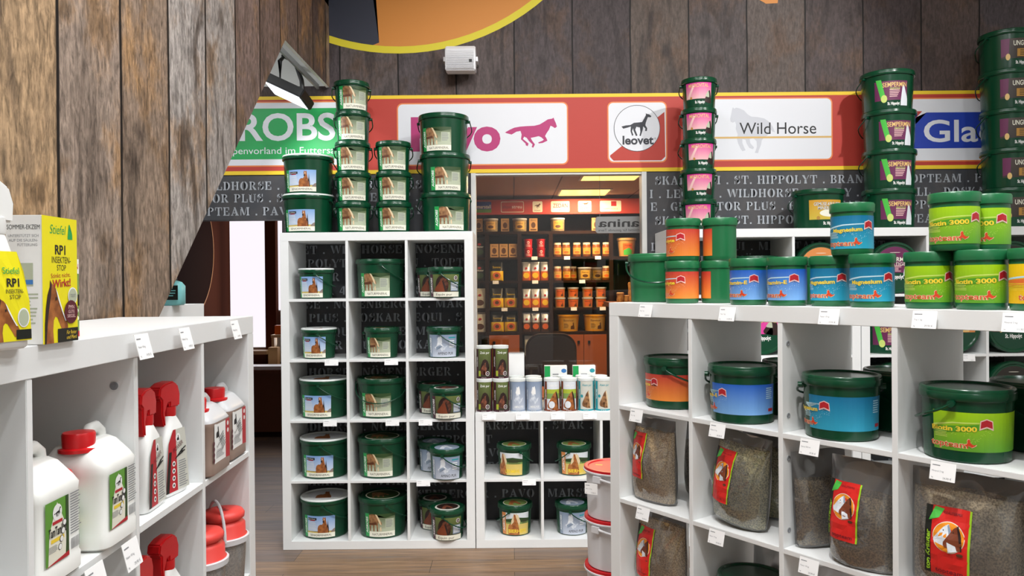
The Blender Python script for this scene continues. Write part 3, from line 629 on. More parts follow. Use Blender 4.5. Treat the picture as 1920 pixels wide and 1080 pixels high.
# shelf along the plank partition
TL = math.atan2(1, -.026); NX, NY = -.7201, .776; LZ = -.012
near, NW, NH = cube_shelf(4, 4, (NX, NY, LZ), TL, 'white cube shelf along the plank wall holding canisters and red-headed sprayers')
def near_w(s, d, z=0):
    ca, sa = math.cos(TL), math.sin(TL); return Vector((NX + s * ca - d * sa, NY + s * sa + d * ca, z))
for o in (near,):   # legs of the near shelf stand on the floor
    for ch in o.children:
        pass
def bolt(parent, x, y, z, sx):
    b = MB(); b.lathe([(0, .0), (.008, 0), (.008, .002), (.004, .002), (.0035, .0008), (0, .0008)], 14); o = b.build('cam_bolt', M['steel'], parent); o.location = (x, y, z); o.rotation_euler = (0, R(90 * sx), 0)
for c in (2,):
    x = ST + c * PIT
    for z in (cz(3) + .27, cz(3) + .05, cz(2) + .27, cz(2) + .05): bolt(slant, x, .03, z, 1)
bolt(slant, ST + 3 * PIT - DV, .33, cz(3) + .31, -1)
bolt(near, ST + 2 * PIT - DV, .04, cz(3) + .28, -1)

# price cards hanging on shelf edges
TAGN = [0]
def price_tag(loc, rz, label, w=.06, h=.045, tilt=12, seed=1, group=None):
    t = empty('price_tag', loc, rz); t.rotation_euler = (R(-tilt), 0, rz)
    b = MB(); b.box(-w / 2, w / 2, -.0012, 0, -h, 0); b.build('card', M['white_paper'], t, 0)
    rnd = random.Random(seed); a = Art()
    a.rect(-w * .42, -h * .22, -w * rnd.uniform(.08, .16), -h * .17, 'grey_ink')
    a.text(rnd.choice(('Top 1 kg', 'Pellets 3 kg', 'Mineral 3 kg', 'Spray 550 ml', 'Natur 10 kg')), -w * .42, -h * .55, h * .085, 'grey_ink', al='l')
    a.text(rnd.choice(('14,90 €', '19,95 €', '24,90 €', '39,90 €', '11,90 €')), w * .36, -h * .9, h * .1, 'grey_ink', al='r')
    a.text('kg', -w * .42, -h * .9, h * .07, 'grey_ink', al='l')
    a.build('card_print', on_front(-.0012), t)
    return tag(t, label, 'price tag', group or 'white price tags on the shelf edges')
# ------------------------------------------------------------------ pails, jars, tins
def pail_parts(t, rb, rt, h, rl, lid_mats, body='pail_green', handle=None, lidpic=None, seg=48, lid_h=.03):
    b = MB(); b.lathe([(0, 0), (rb - .004, 0), (rb, .004), (rb + (rt - rb) * .93, h * .86), (rt, h - lid_h - .003), (rt, h - .012)], seg); b.build('body', M[body], t, 40)
    b = MB(); b.lathe([(rt + .0006, h - lid_h), (rl - .002, h - lid_h), (rl, h - lid_h + .003), (rl, h - .012), (rl - .0015, h - .009)], seg)
    b.cur = 1; b.lathe([(rl - .0015, h - .009), (rl - .0015, h - .003), (rl - .004, h), (rl - .011, h), (rl - .015, h - .005), (0, h - .005)], seg); lid = b.build('lid', [M[lid_mats[0]], M[lid_mats[1]]], t, 40)
    if lidpic:
        a = Art(); lidpic(a, rl - .02); a.build('lid_print', on_top(h - .005), lid)
    if handle:
        dang, drop = handle; Rr = rl + .006; pts = []; z0 = h - lid_h - .006
        for k in range(25):
            q = R(-90 + 180 * k / 24); Rq = Rr + .014 * (.6 if rl < .108 else 1) * math.exp(-((abs(math.degrees(q)) - 66) / 16) ** 2) * (1 if abs(dang) > 100 and (rl > .153 or h < .184) else .6 if abs(dang) > 125 and rl > .11 and rl < .113 else 0)
            pts.append((Rq * math.sin(q), -Rq * math.cos(q), z0 - drop * max(0, math.cos(q)) ** .8))
        hb = MB(); hb.tube(pts, .0034, 8)
        for sx in (-1, 1): hb.tube([(sx * (rt), 0, z0), (sx * (Rr + .004), 0, z0)], .009, 12)
        ho = hb.build('handle', M['pail_dark'] if body != 'bucket_white' else M['bucket_white'], t); ho.rotation_euler = (0, 0, R(dang))

def lab_box(a, W, y0, y1, m): a.rect(-W / 2, y0, W / 2, y1, m)
def side_word(a, x, y0, y1, word, strip, ink, wstrip):
    a.rect(x, y0, x + wstrip, y1, strip)
    a.text(word, x + wstrip * .72, (y0 + y1) / 2, wstrip * .5, ink, w=(y1 - y0) * .72, rot=90, bold=.02, shear=.2)
def art_natur(a, W, y0, y1):
    H = y1 - y0; x0 = -W / 2; x1 = W / 2; s = W * .15
    a.rect(x0 + s, y0 + H * .22, x1, y1, 'meadow_print'); a.rect(x0 + s, y0 + H * .2, x1, y0 + H * .36, 'pale_panel')
    a.poly([(x0 + s, y1), (x0 + s, y1 - H * .1), (x0 + W * .5, y1 - H * .06), (x0 + W * .7, y1 - H * .18), (x1, y1 - H * .1), (x1, y1)], 'leaf_dark')
    a.fit(GRAZE, x0 + s, y0 + H * .24, x0 + W * .68, y1 - H * .01, 'palomino_coat')
    a.poly([(x0 + W * .36, y1 - H * .01), (x0 + W * .42, y1 - H * .04), (x0 + W * .52, y0 + H * .72), (x0 + W * .56, y0 + H * .5), (x0 + W * .5, y0 + H * .56), (x0 + W * .44, y0 + H * .78)], 'horse_mane')
    a.poly([(x0 + W * .52, y0 + H * .25), (x0 + W * .56, y0 + H * .25), (x0 + W * .55, y0 + H * .45), (x0 + W * .51, y0 + H * .4)], 'horse_mane')
    a.poly([(x0 + s, y0 + H * .6), (x0 + W * .4, y0 + H * .62), (x0 + W * .4, y0 + H * .54), (x0 + s, y0 + H * .5)], 'horse_shade'); a.rect(x0 + W * .68, y0 + H * .36, x1 - W * .04, y0 + H * .78, 'pale_panel'); a.greek(x0 + W * .7, y0 + H * .4, x1 - W * .06, y0 + H * .75, 6, 'grey_ink', 3)
    a.rect(x0 + s, y0, x1, y0 + H * .23, 'cream'); a.text('NATURMINERAL', x0 + s + (W - s) * .52, y0 + H * .06, H * .1, 'brown_ink', w=W * .66)
    side_word(a, x0, y0, y1, 'AGROBS', 'bright_green', 'white_print', s)
def art_senior(a, W, y0, y1):
    H = y1 - y0; x0 = -W / 2; x1 = W / 2; s = W * .13
    a.rect(x0 + s, y0 + H * .2, x1, y1, 'sky_print'); a.poly([(x0 + s, y0 + H * .2), (x1, y0 + H * .2), (x1, y0 + H * .3), (x0 + W * .6, y0 + H * .24), (x0 + s, y0 + H * .28)], 'gold_field')
    a.poly([(x1, y0 + H * .22), (x1, y0 + H * .4), (x1 - W * .06, y0 + H * .36), (x1 - W * .14, y0 + H * .22)], 'hill')
    a.fit(STAND, x0 + W * .48, y0 + H * .2, x0 + W * .84, y1 - H * .04, 'bay_coat'); a.fit(MANE, x0 + W * .68, y0 + H * .2, x0 + W * .83, y1 - H * .12, 'horse_dark')
    a.ell(x0 + W * .655, y0 + H * .74, W * .022, H * .05, 'horse_dark'); a.ell(x0 + W * .675, y0 + H * .85, W * .008, H * .05, 'cream')
    a.rect(x0 + s + W * .03, y1 - H * .2, x0 + W * .45, y1 - H * .09, 'ink'); a.text('Mineralfutter', x0 + s + W * .16, y1 - H * .17, H * .05, 'white_print', w=W * .25); a.rect(x0 + s + W * .1, y1 - H * .23, x0 + W * .4, y1 - H * .2, 'red_badge')
    a.greek(x0 + s + W * .04, y0 + H * .36, x0 + W * .44, y1 - H * .26, 6, 'horse_grey', 5)
    a.rect(x0 + s, y0, x1, y0 + H * .21, 'cream'); a.text('SENIORMINERAL', x0 + s + (W - s) * .5, y0 + H * .06, H * .09, 'brown_ink', w=W * .66)
    side_word(a, x0, y0, y1, 'AGROBS', 'bright_green', 'white_print', s)
def art_dark(a, W, y0, y1):
    H = y1 - y0; x0 = -W / 2; x1 = W / 2; s = W * .14
    a.rect(x0, y0, x1, y1, 'dark_meadow'); a.ell(x0 + W * .44, y0 + H * .52, W * .2, H * .42, 'horse_dark')
    a.fit(ARCH, x0 + W * .26, y0 + H * .16, x0 + W * .64, y0 + H * .86, 'dark_coat', True); horse_head(a, x0 + W * .2, y0 + H * .2, x0 + W * .58, y0 + H * .74, 'horse_chestnut', True)
    a.ell(x1 - W * .13, y1 - H * .16, W * .065, H * .1, 'white_print'); a.ell(x1 - W * .13, y1 - H * .16, W * .05, H * .08, 'maroon'); a.text('Zn', x1 - W * .13, y1 - H * .19, H * .06, 'white_print')
    a.rect(x1 - W * .3, y0 + H * .26, x1 - W * .03, y1 - H * .34, 'horse_slate'); a.greek(x1 - W * .28, y0 + H * .3, x1 - W * .05, y1 - H * .38, 5, 'white_print', 2)
    a.rect(x0 + s, y0, x1, y0 + H * .22, 'cream'); a.text('Equin pur', x0 + W * .5, y0 + H * .06, H * .1, 'brown_ink', w=W * .5)
    side_word(a, x0, y0, y1, 'AGROBS', 'maroon', 'white_print', s)
def art_amino(a, W, y0, y1):
    H = y1 - y0; x0 = -W / 2; x1 = W / 2; s = W * .13
    a.rect(x0, y0, x1, y1, 'amino_print'); a.fit(REAR, x0 + W * .22, y0 + H * .26, x0 + W * .66, y0 + H * .92, 'grey_coat'); a.fit(HEAD, x0 + W * .34, y0 + H * .62, x0 + W * .5, y0 + H * .96, 'horse_grey', True)
    a.poly([(x0 + W * .3, y0 + H * .3), (x0 + W * .36, y0 + H * .44), (x0 + W * .5, y0 + H * .48), (x0 + W * .42, y0 + H * .54), (x0 + W * .28, y0 + H * .44)], 'horse_slate')
    a.rect(x1 - W * .3, y1 - H * .16, x1 - W * .06, y1 - H * .1, 'teal_print'); a.greek(x1 - W * .28, y0 + H * .4, x1 - W * .05, y1 - H * .24, 4, 'white_print', 4)
    a.text('AMINO PUR', x0 + W * .6, y0 + H * .1, H * .12, 'ink', w=W * .52); side_word(a, x0, y0, y1, 'AGROBS', 'horse_slate', 'white_print', s)
def art_gold(a, W, y0, y1, word, strip=True):
    H = y1 - y0; x0 = -W / 2; x1 = W / 2; s = W * .17 if strip else 0
    a.rect(x0 + s, y0, x1, y1, 'gold_field'); a.rect(x0 + s, y1 - H * .34, x1, y1, 'horse_grey'); a.rect(x0 + s, y0 + H * .5, x1, y1 - H * .3, 'field_green'); a.poly([(x0 + s, y1 - H * .3), (x0 + W * .6, y1 - H * .2), (x1, y1 - H * .28), (x1, y1 - H * .42), (x0 + s, y1 - H * .42)], 'leaf_dark')
    c = x0 + s + W * (.3 if strip else .16)
    a.fit(STAND, c - W * .22, y0, c + W * .22, y1 - H * .02, 'golden_coat'); a.poly([(c + W * .02, y1 - H * .04), (c + W * .12, y1 - H * .08), (c + W * .2, y0 + H * .62), (c + W * .16, y0 + H * .42), (c + W * .1, y0 + H * .6)], 'horse_mane'); a.poly([(c - W * .02, y1 - H * .06), (c - W * .1, y0 + H * .66), (c - W * .12, y0 + H * .44), (c - W * .02, y0 + H * .6)], 'horse_mane')
    a.greek(c + W * .26, y0 + H * .5, x1 - W * .05, y1 - H * .3, 4, 'brown_ink', 8)
    a.text(word, x0 + W * .58, y0 + H * .1, H * .15, 'title_yellow', w=W * .62, bold=.02)
    if strip: side_word(a, x0, y0, y1, 'AGROBS', 'stripe_orange', 'white_print', s)
def art_micro(a, W, y0, y1):
    H = y1 - y0; x0 = -W / 2; x1 = W / 2
    a.rect(x0, y0 + H * .26, x1, y1, 'pink_grad'); a.rect(x0, y0, x1, y0 + H * .3, 'pail_dark'); a.poly([(x0 + W * .05, y0 + H * .34), (x0 + W * .3, y1 - H * .1), (x0 + W * .36, y1 - H * .14), (x0 + W * .16, y0 + H * .34)], 'pink_pale')
    a.fit(HEAD, x1 - W * .28, y0 + H * .1, x1 + W * .02, y0 + H * .68, 'horse_dark', True); a.fit(HEAD, x1 - W * .24, y0 + H * .36, x1 - W * .08, y0 + H * .64, 'pale_panel', True)
    a.ell(x0 + W * .22, y0 + H * .34, W * .04, H * .06, 'ochre')
    a.text('MICROVITAL', x0 + W * .5, y1 - H * .2, H * .15, 'gold_print', w=W * .74, bold=.01); a.text('St. Hippolyt', x0 + W * .55, y0 + H * .1, H * .11, 'white_print', w=W * .36, bold=.03)
def art_semper(a, W, y0, y1):
    H = y1 - y0; x0 = -W / 2; x1 = W / 2
    a.rect(x0, y0 + H * .2, x1, y1 - H * .06, 'plum'); a.rect(x0, y0, x1, y0 + H * .24, 'pail_dark')
    a.poly([(x0 + W * .04, y1), (x0 + W * .2, y1), (x0 + W * .34, y0 + H * .26), (x0 + W * .2, y0 + H * .22)], 'lime_strip'); a.ell(x0 + W * .28, y0 + H * .3, W * .09, H * .14, 'apple')
    a.fit(STAND, x1 - W * .26, y0 + H * .04, x1 + W * .01, y0 + H * .78, 'horse_grey', True); a.greek(x0 + W * .44, y0 + H * .34, x0 + W * .76, y0 + H * .64, 5, 'pink_pale', 6)
    a.text('SEMPERMIN', x0 + W * .6, y1 - H * .28, H * .16, 'gold_print', w=W * .72, bold=.015); a.text('PRESTIGE', x0 + W * .6, y1 - H * .38, H * .07, 'apple', w=W * .3); a.text('St. Hippolyt', x0 + W * .56, y0 + H * .07, H * .1, 'white_print', w=W * .36, bold=.03)
def art_ungula(a, W, y0, y1):
    H = y1 - y0; x0 = -W / 2; x1 = W / 2
    a.rect(x0, y0 + H * .22, x1, y1, 'ungula_print'); a.rect(x0, y0, x1, y0 + H * .28, 'pail_dark'); a.poly([(x0, y0 + H * .34), (x0 + W * .2, y0 + H * .4), (x0 + W * .22, y1), (x0, y1)], 'plum'); a.ell(x0 + W * .18, y0 + H * .34, W * .06, H * .12, 'gold_print')
    a.rect(x0 + W * .42, y0 + H * .34, x0 + W * .9, y0 + H * .62, 'ochre'); a.greek(x0 + W * .5, y0 + H * .36, x0 + W * .88, y0 + H * .6, 4, 'umber', 9)
    a.text('UNGULAT', x0 + W * .62, y1 - H * .26, H * .17, 'cream', w=W * .6, bold=.015); a.text('St. Hippolyt', x0 + W * .56, y0 + H * .08, H * .11, 'white_print', w=W * .36, bold=.03)
def art_gemuse(a, W, y0, y1):
    H = y1 - y0; x0 = -W / 2; x1 = W / 2
    a.rect(x0, y0 + H * .24, x1, y1, 'gemuse_print'); a.rect(x0, y0, x1, y0 + H * .26, 'pail_dark'); a.ell(x0 + W * .6, y0 + H * .5, W * .3, H * .14, 'cream'); a.ell(x0 + W * .26, y0 + H * .32, W * .05, H * .07, 'ochre')
    a.text('GEMÜSE-KRÄUTER', x0 + W * .55, y1 - H * .22, H * .12, 'white_print', w=W * .82, outline=('brown_ink', .04)); a.text('MINERALIEN', x0 + W * .55, y1 - H * .37, H * .12, 'white_print', w=W * .6, outline=('brown_ink', .04)); a.text('St. Hippolyt', x0 + W * .6, y0 + H * .07, H * .11, 'white_print', w=W * .4, bold=.03)
DOTS = {}
def art_team(a, W, y0, y1, bg, title, band, dots, flap=False, xt=None, red_tab=False):
    """wrapped label: title band, red badge, dotted horse map, house wordmark with a small red horse"""
    H = y1 - y0; x0 = -W / 2; x1 = W / 2; s = H
    a.rect(x0, y0, x1, y1, bg); xt = -s * .5 if xt is None else xt
    a.poly([(x0, y1 - H * .36), (xt + s * .3, y1 - H * .26), (xt + s * .92, y1 - H * .24), (xt + s * .92, y1 - H * .27), (xt + s * .3, y1 - H * .3), (x0, y1 - H * .41)], 'pale_dots' if bg != 'lime_grad' else 'lime_dots')
    a.poly([(x0, y1 - H * .42), (xt + s * .9, y1 - H * .29), (xt + s * .9, y1 - H * .44), (x0, y1 - H * .58)], band)
    a.text(title, xt + s * .86, y1 - H * .47, H * .115, 'title_yellow', al='r', bold=.035, w=len(title) * H * .1, rot=2, outline=None)
    bx = xt + s * 1.08; a.poly([(bx - s * .17, y1 - H * .44), (bx - s * .15, y1 - H * .2), (bx, y1 - H * .14), (bx + s * .15, y1 - H * .2), (bx + s * .17, y1 - H * .44), (bx, y1 - H * .37)], 'pink_pale')
    a.poly([(bx - s * .145, y1 - H * .39), (bx - s * .13, y1 - H * .22), (bx, y1 - H * .165), (bx + s * .13, y1 - H * .22), (bx + s * .145, y1 - H * .39), (bx, y1 - H * .335)], 'red_badge'); a.poly([(bx - s * .15, y1 - H * .45), (bx, y1 - H * .39), (bx + s * .15, y1 - H * .45), (bx + s * .1, y1 - H * .43), (bx, y1 - H * .405), (bx - s * .1, y1 - H * .43)], 'dark_badge')
    rnd = random.Random(len(title)); n = 46
    for k in range(n):
        f = k / n; px = xt + s * (.3 + .95 * f) + rnd.uniform(-.02, .02) * s; py = y0 + H * (.34 + .12 * math.sin(f * 9) + rnd.uniform(0, .16)); q = rnd.uniform(0, 180)
        d = s * .016; a.line(px, py, px + d * math.cos(R(q)), py + d * math.sin(R(q)), s * .011, dots)
    a.greek(x0 + W * .02, y0 + H * .32, xt + s * .22, y0 + H * .52, 5, dots, 3)
    a.text('topteam', xt + s * .66, y0 + H * .09, H * .15, 'logo_red', al='r', w=s * .95, outline=('logo_rim', .05))
    a.fit(REAR, xt + s * .56, y0 + H * .1, xt + s * .86, y0 + H * .34, 'logo_rim'); a.fit(REAR, xt + s * .58, y0 + H * .115, xt + s * .84, y0 + H * .325, 'logo_red')
    if red_tab: a.rect(x1 - s * .3, y0 + H * .1, x1 - s * .05, y0 + H * .2, 'red_badge'); a.greek(x1 - s * .42, y0 + H * .5, x1 - s * .06, y1 - H * .1, 6, dots, 4)

def lidpic(kind):
    def f(a, r):
        if kind == 'grey': a.ell(0, 0, r * .86, r * .86, 'horse_slate'); a.fit(HEAD, -r * .5, -r * .5, r * .4, r * .6, 'grey_coat')
        elif kind == 'dark': a.ell(0, 0, r * .86, r * .86, 'pale_grey_print'); a.ell(0, .1 * r, r * .74, r * .7, 'horse_dark'); a.fit(HEAD, -r * .4, -r * .5, r * .4, r * .5, 'dark_coat')
        elif kind == 'gold': a.ell(0, 0, r * .86, r * .86, 'cream'); a.ell(0, 0, r * .8, r * .8, 'field_green'); a.fit(HEAD, -r * .5, -r * .6, r * .4, r * .6, 'golden_coat')
        elif kind == 'natur': a.ell(0, 0, r * .8, r * .8, 'cream'); a.ell(0, 0, r * .74, r * .74, 'leaf_dark'); a.fit(GRAZE, -r * .5, -r * .5, r * .5, r * .4, 'palomino_coat')
        elif kind == 'senior': a.ell(0, r * .1, r * .8, r * .7, 'horse_grey'); a.fit(STAND, -r * .4, -r * .5, r * .4, r * .6, 'bay_coat')
    return f
PROTO = {}
def place(kind, loc, rz, label, cat, group):
    """first of a kind is built, the others are copies of it with copies of its parts"""
    if kind not in PROTO: o = KINDS[kind](); PROTO[kind] = o
    else: o = copy_tree(PROTO[kind])
    o.location = Vector(loc) + Vector((0, 0, .0006)); o.rotation_euler = (0, 0, rz); tag(o, label, cat, group); return o
SM = dict(rb=.092, rt=.1, h=.182, rl=.107); LG = dict(rb=.138, rt=.147, h=.236, rl=.155); MD = dict(rb=.1, rt=.106, h=.185, rl=.112); LC = dict(rb=.134, rt=.143, h=.234, rl=.15)
def agro(dim, artf, W, y0, y1, lid=('pail_green', 'pail_green'), handle=None, pic=None, a0=0, name='feed_pail', **kw):
    def f():
        t = empty(name); pail_parts(t, dim['rb'], dim['rt'], dim['h'], dim['rl'], lid, handle=handle, lidpic=pic, **{k: v for k, v in kw.items() if k in ('body', 'lid_h')})
        a = Art()
        if artf: artf(a, W, y0, y1); a.build('label', on_cone(dim['rb'] + .0006, dim['rt'] + .0006, dim['h'], a0), t, step=.012)
        return t
    return f
def jar(artf):
    def f():
        t = empty('feed_jar'); h = .15; r = .0575
        b = MB(); b.lathe([(0, 0), (r - .004, 0), (r - .001, .004), (r, .016), (r, h - .01)], 44); b.build('body', M['jar_green'], t, 40)
        b = MB(); b.lathe([(r + .0008, h - .026), (r + .004, h - .026), (r + .0045, h - .022), (r + .0045, h - .004), (r + .002, h), (r - .004, h), (r - .007, h - .003), (0, h - .003)], 44); b.build('lid', M['jar_green'], t, 40)
        if artf:
            a = Art(); artf(a); a.build('label', on_cone(r + .0007, r + .0007, h), t, step=.008)
        return t
    return f
def team(bg, title, band, dots, W=.2, xt=None): return lambda a: art_team(a, W, .017, .112, bg, title, band, dots, xt=xt)
def tin(artf):
    def f():
        t = empty('round_tin'); r = .0475; h = .197
        b = MB(); b.lathe([(0, .0), (r, .0), (r, .004), (r - .001, .006), (r - .001, h - .014)], 36); b.build('body', M['white_print'], t, 40)
        b = MB(); b.lathe([(r - .0005, h - .016), (r + .001, h - .016), (r + .001, h - .001), (r - .001, h), (r - .004, h), (r - .005, h - .003), (0, h - .003)], 36); b.build('lid', M['lid_white'], t, 40)
        a = Art(); artf(a, .28, .004, h - .018); a.build('label', on_cone(r - .0006, r - .0006, h), t, step=.008); return t
    return f
def art_tin(bg, strip, coat, word, inkc, headbg=None, low=None):
    def f(a, W, y0, y1):
        H = y1 - y0; x0 = -W / 2; x1 = W / 2
        a.rect(x0, y0, x1, y1, bg); c = .002
        if headbg: a.ell(c, y0 + H * .46, .036, H * .26, headbg)
        if coat == 'grey_coat': a.fit(REAR, c - .026, y0 + H * .24, c + .03, y0 + H * .84, coat); a.fit(HEAD, c - .014, y0 + H * .58, c + .014, y0 + H * .86, 'white_print', True)
        elif coat == 'bay_coat': a.rect(x0, y0 + H * .44, x1, y0 + H * .74, 'olive'); a.rect(x0, y0 + H * .42, x1, y0 + H * .6, 'field_green'); horse_head(a, c - .032, y0 + H * .04, c + .044, y0 + H * .68, coat, True); a.ell(c - .006, y0 + H * .22, .018, H * .12, 'horse_grey')
        elif coat == 'palomino_coat': horse_head(a, c - .024, y0 + H * .1, c + .032, y0 + H * .7, coat, True, 'horse_mane'); a.ell(c - .026, y0 + H * .5, .008, H * .055, 'teal_print')
        else: a.fit(ARCH, c - .03, y0 + H * .14, c + .034, y0 + H * .66, 'horse_dark', True); horse_head(a, c - .026, y0 + H * .12, c + .03, y0 + H * .56, coat, True); a.ell(c + .022, y0 + H * .17, .012, H * .075, 'white_print'); a.ell(c + .022, y0 + H * .17, .0095, H * .06, 'maroon'); a.text('Zn', c + .022, y0 + H * .15, H * .04, 'white_print'); a.rect(c - .034, y0 + H * .08, c - .02, y0 + H * .26, 'olive')
        a.text(word, c + .006, y0 + H * (.84 if coat != 'grey_coat' else .12), H * .075, inkc, w=.058, bold=.01)
        a.rect(x0, y0, x1, y0 + H * .055, strip); a.text('30 Tage Kur', c, y0 + H * .014, H * .028, 'white_print', w=.03)
        a.rect(-.052, y0, -.034, y1, strip); a.text('AGROBS', -.039, y0 + H * .56, .008, 'white_print', w=H * .34, rot=90, bold=.02)
        a.rect(.05, y0, .07, y1, strip)
    return f
DUMMY = None
KINDS = {
 'natur_small': agro(SM, art_natur, .182, .012, .146, handle=(180, .085), pic=lidpic('natur')),
 'natur_small_front': agro(SM, art_natur, .155, .008, .125, handle=(180, .08), pic=lidpic('natur'), a0=-.1),
 'natur_large': agro(LG, art_natur, .19, .012, .15, handle=(180, .1), pic=lidpic('natur'), a0=-.12),
 'natur_cell': agro(LC, art_natur, .19, .012, .15, handle=(100, .1), pic=lidpic('natur'), a0=-.12), 'semper_cell': agro(LC, art_semper, .19, .012, .175, handle=(100, .1), a0=.1),
 'senior_cell': agro(LC, art_senior, .2, .012, .14, ('pail_green', 'lid_white'), handle=(90, .1), pic=lidpic('senior'), a0=-.2),
 'natur_front_handle': agro(LC, art_natur, .19, .012, .15, handle=(0, .105), pic=lidpic('natur'), a0=-.12),
 'senior_small': agro(SM, art_senior, .165, .008, .132, ('pail_green', 'lid_white'), handle=(100, .075), pic=lidpic('senior'), a0=-.22),
 'senior_large': agro(LG, art_senior, .2, .012, .14, ('pail_green', 'lid_white'), handle=(160, .1), pic=lidpic('senior'), a0=-.2),
 'dark_small': agro(SM, art_dark, .2, .006, .138, handle=(80, .08), pic=lidpic('dark'), a0=.0),
 'amino_small': agro(SM, art_amino, .185, .006, .138, handle=(80, .08), pic=lidpic('grey'), a0=.0),
 'leinen_small': agro(SM, lambda a, W, y0, y1: art_gold(a, W, y0, y1, 'LEINMEHL', False), .15, .008, .14, handle=(110, .08), pic=lidpic('gold'), a0=-.25),
 'bierhefe_small': agro(SM, lambda a, W, y0, y1: art_gold(a, W, y0, y1, 'BIERHEFE'), .18, .008, .14, handle=(-110, .08), pic=lidpic('gold')),
 'micro_small': agro(SM, art_micro, .16, .012, .148, handle=(180, .075), a0=-.2),
 'semper_large': agro(LG, art_semper, .19, .012, .175, handle=(195, .1), a0=-.17), 'ungula_large': agro(LG, art_ungula, .2, .012, .175, handle=(195, .1), a0=-.12),
 'gemuse_large': agro(LG, art_gemuse, .2, .012, .17, handle=(195, .1), a0=-.02),
 'team_plain': agro(MD, None, .01, .05, .1, handle=(10, .075), body='jar_green', lid=('jar_green', 'jar_green')),
 'team_dark': agro(MD, None, .01, .05, .1, handle=(60, .075), lid=('pail_dark', 'pail_dark'), body='pail_dark'),
 'team_orange': agro(MD, lambda a, W, y0, y1: art_team(a, W, y0, y1, 'orange_grad', 'Elektrolyte', 'team_orange_dark', 'logo_rim', xt=-.14, red_tab=True), .27, .03, .125, handle=(95, .06)),
 'team_blue': agro(MD, lambda a, W, y0, y1: art_team(a, W, y0, y1, 'blue_grad', 'Vitamin-E', 'team_blue', 'pale_dots', xt=-.175, red_tab=True), .24, .03, .128, handle=(180, .06)),
 'team_teal': agro(MD, lambda a, W, y0, y1: art_team(a, W, y0, y1, 'teal_grad', 'Magnesium', 'team_teal', 'pale_dots', xt=-.17, red_tab=True), .24, .03, .128, handle=(180, .05)),
 'team_lime': agro(MD, lambda a, W, y0, y1: art_team(a, W, y0, y1, 'lime_grad', 'Biotin 3000', 'team_lime_dark', 'lime_dots', xt=-.1), .24, .03, .128, handle=(-128, .055)),
 'jar_orange': jar(team('orange_grad', 'Elektrolyte', 'team_orange_dark', 'logo_rim', xt=-.1)), 'jar_blue': jar(team('blue_grad', 'Vitamin-E', 'team_blue', 'pale_dots', xt=-.078)),
 'jar_teal': jar(team('teal_grad', 'Magnesium', 'team_teal', 'pale_dots', xt=-.062)), 'jar_lime': jar(team('lime_grad', 'Biotin 3000', 'team_lime_dark', 'lime_dots', xt=-.06)),
 'jar_yellow': jar(team('yellow_grad', 'Vitamin', 'team_orange', 'title_yellow', xt=-.03)), 'jar_plain': jar(None),
 'tin_zink': tin(art_tin('dark_meadow', 'maroon', 'dark_coat', 'Zink pur', 'white_print')), 'tin_amino': tin(art_tin('amino_print', 'horse_slate', 'grey_coat', 'AMINO PUR', 'white_print')),
 'tin_brown': tin(art_tin('horse_grey', 'horse_chestnut', 'bay_coat', 'Lein pur', 'white_print')), 'tin_teal': tin(art_tin('pale_grey_print', 'teal_print', 'palomino_coat', 'Atem pur', 'teal_print')),
}
def disc(artf, name='feed_pail'):
    """pail lying on its side, lid to the front: local front is -Y, origin under the pail"""
    def f():
        t = empty(name); d = LG; r = d['rl']
        h = d['h']
        def lay(o): o.rotation_euler = (R(90), 0, 0); o.location = (0, h, r); return o
        b = MB(); b.lathe([(0, 0), (d['rb'], 0), (d['rt'], h - .03), (d['rt'], h - .01)], 44); lay(b.build('body', M['pail_green'], t, 40))
        b = MB(); b.lathe([(d['rt'], h - .03), (r, h - .03), (r, h - .01), (r - .004, h), (r - .016, h), (r - .022, h - .006), (0, h - .006)], 48); lid = lay(b.build('lid', M['pail_green'], t, 40))
        a = Art(); artf(a, r - .03); a.build('lid_print', on_top(h - .006), lid); return t
    return f
def art_disc(bg, title, sub, low='pail_dark', inkc='cream'):
    def f(a, r):
        up = [(r * math.cos(R(q)), r * math.sin(R(q))) for q in range(-14, 195, 8)]
        a.poly(up, bg); a.poly([(r * math.cos(R(q)), r * math.sin(R(q))) for q in range(194, 347, 8)], low); a.ell(0, r * .72, r * .25, r * .012, 'cream')
        if bg == 'pink_print': a.fit(HEAD, r * .05, -r * .3, r * .8, r * .55, 'horse_dark', True); a.fit(HEAD, r * .18, r * .06, r * .5, r * .4, 'pale_panel', True)
        if bg == 'plum': a.poly([(-r * .9, r * .2), (-r * .74, r * .44), (-r * .3, -r * .2), (-r * .5, -r * .24)], 'lime_strip'); a.fit(STAND, r * .34, -r * .4, r * .8, r * .36, 'horse_grey', True); a.greek(-r * .2, -r * .2, r * .3, r * .12, 5, 'pink_pale', 2)
        if bg == 'ungula_print': a.rect(-r * .4, -r * .14, r * .8, r * .16, 'ochre'); a.ell(-r * .6, -r * .1, r * .1, r * .16, 'gold_print')
        if bg == 'stripe_orange': a.rect(-r * .7, -r * .22, r * .7, r * .12, 'gold_print')
        a.text(title, 0, r * .3, r * .19, inkc, w=r * 1.35, bold=.015)
        if sub: a.text(sub, 0, r * .1, r * .15, inkc, w=r * 1.0)
        a.text('St. Hippolyt', 0, -r * .52, r * .18, 'white_print', w=r * .8, bold=.03)
    return f
KINDS.update({'disc_gemuse': disc(art_disc('stripe_orange', 'GEMÜSE-KRÄUTER', 'MINERALIEN', inkc='white_print')), 'disc_semper': disc(art_disc('plum', 'SEMPERMIN', 'PRESTIGE')),
 'disc_ungula': disc(art_disc('ungula_print', 'UNGULAT', None)), 'disc_micro': disc(art_disc('pink_print', 'MICROVITAL', None, inkc='gold_print'))})

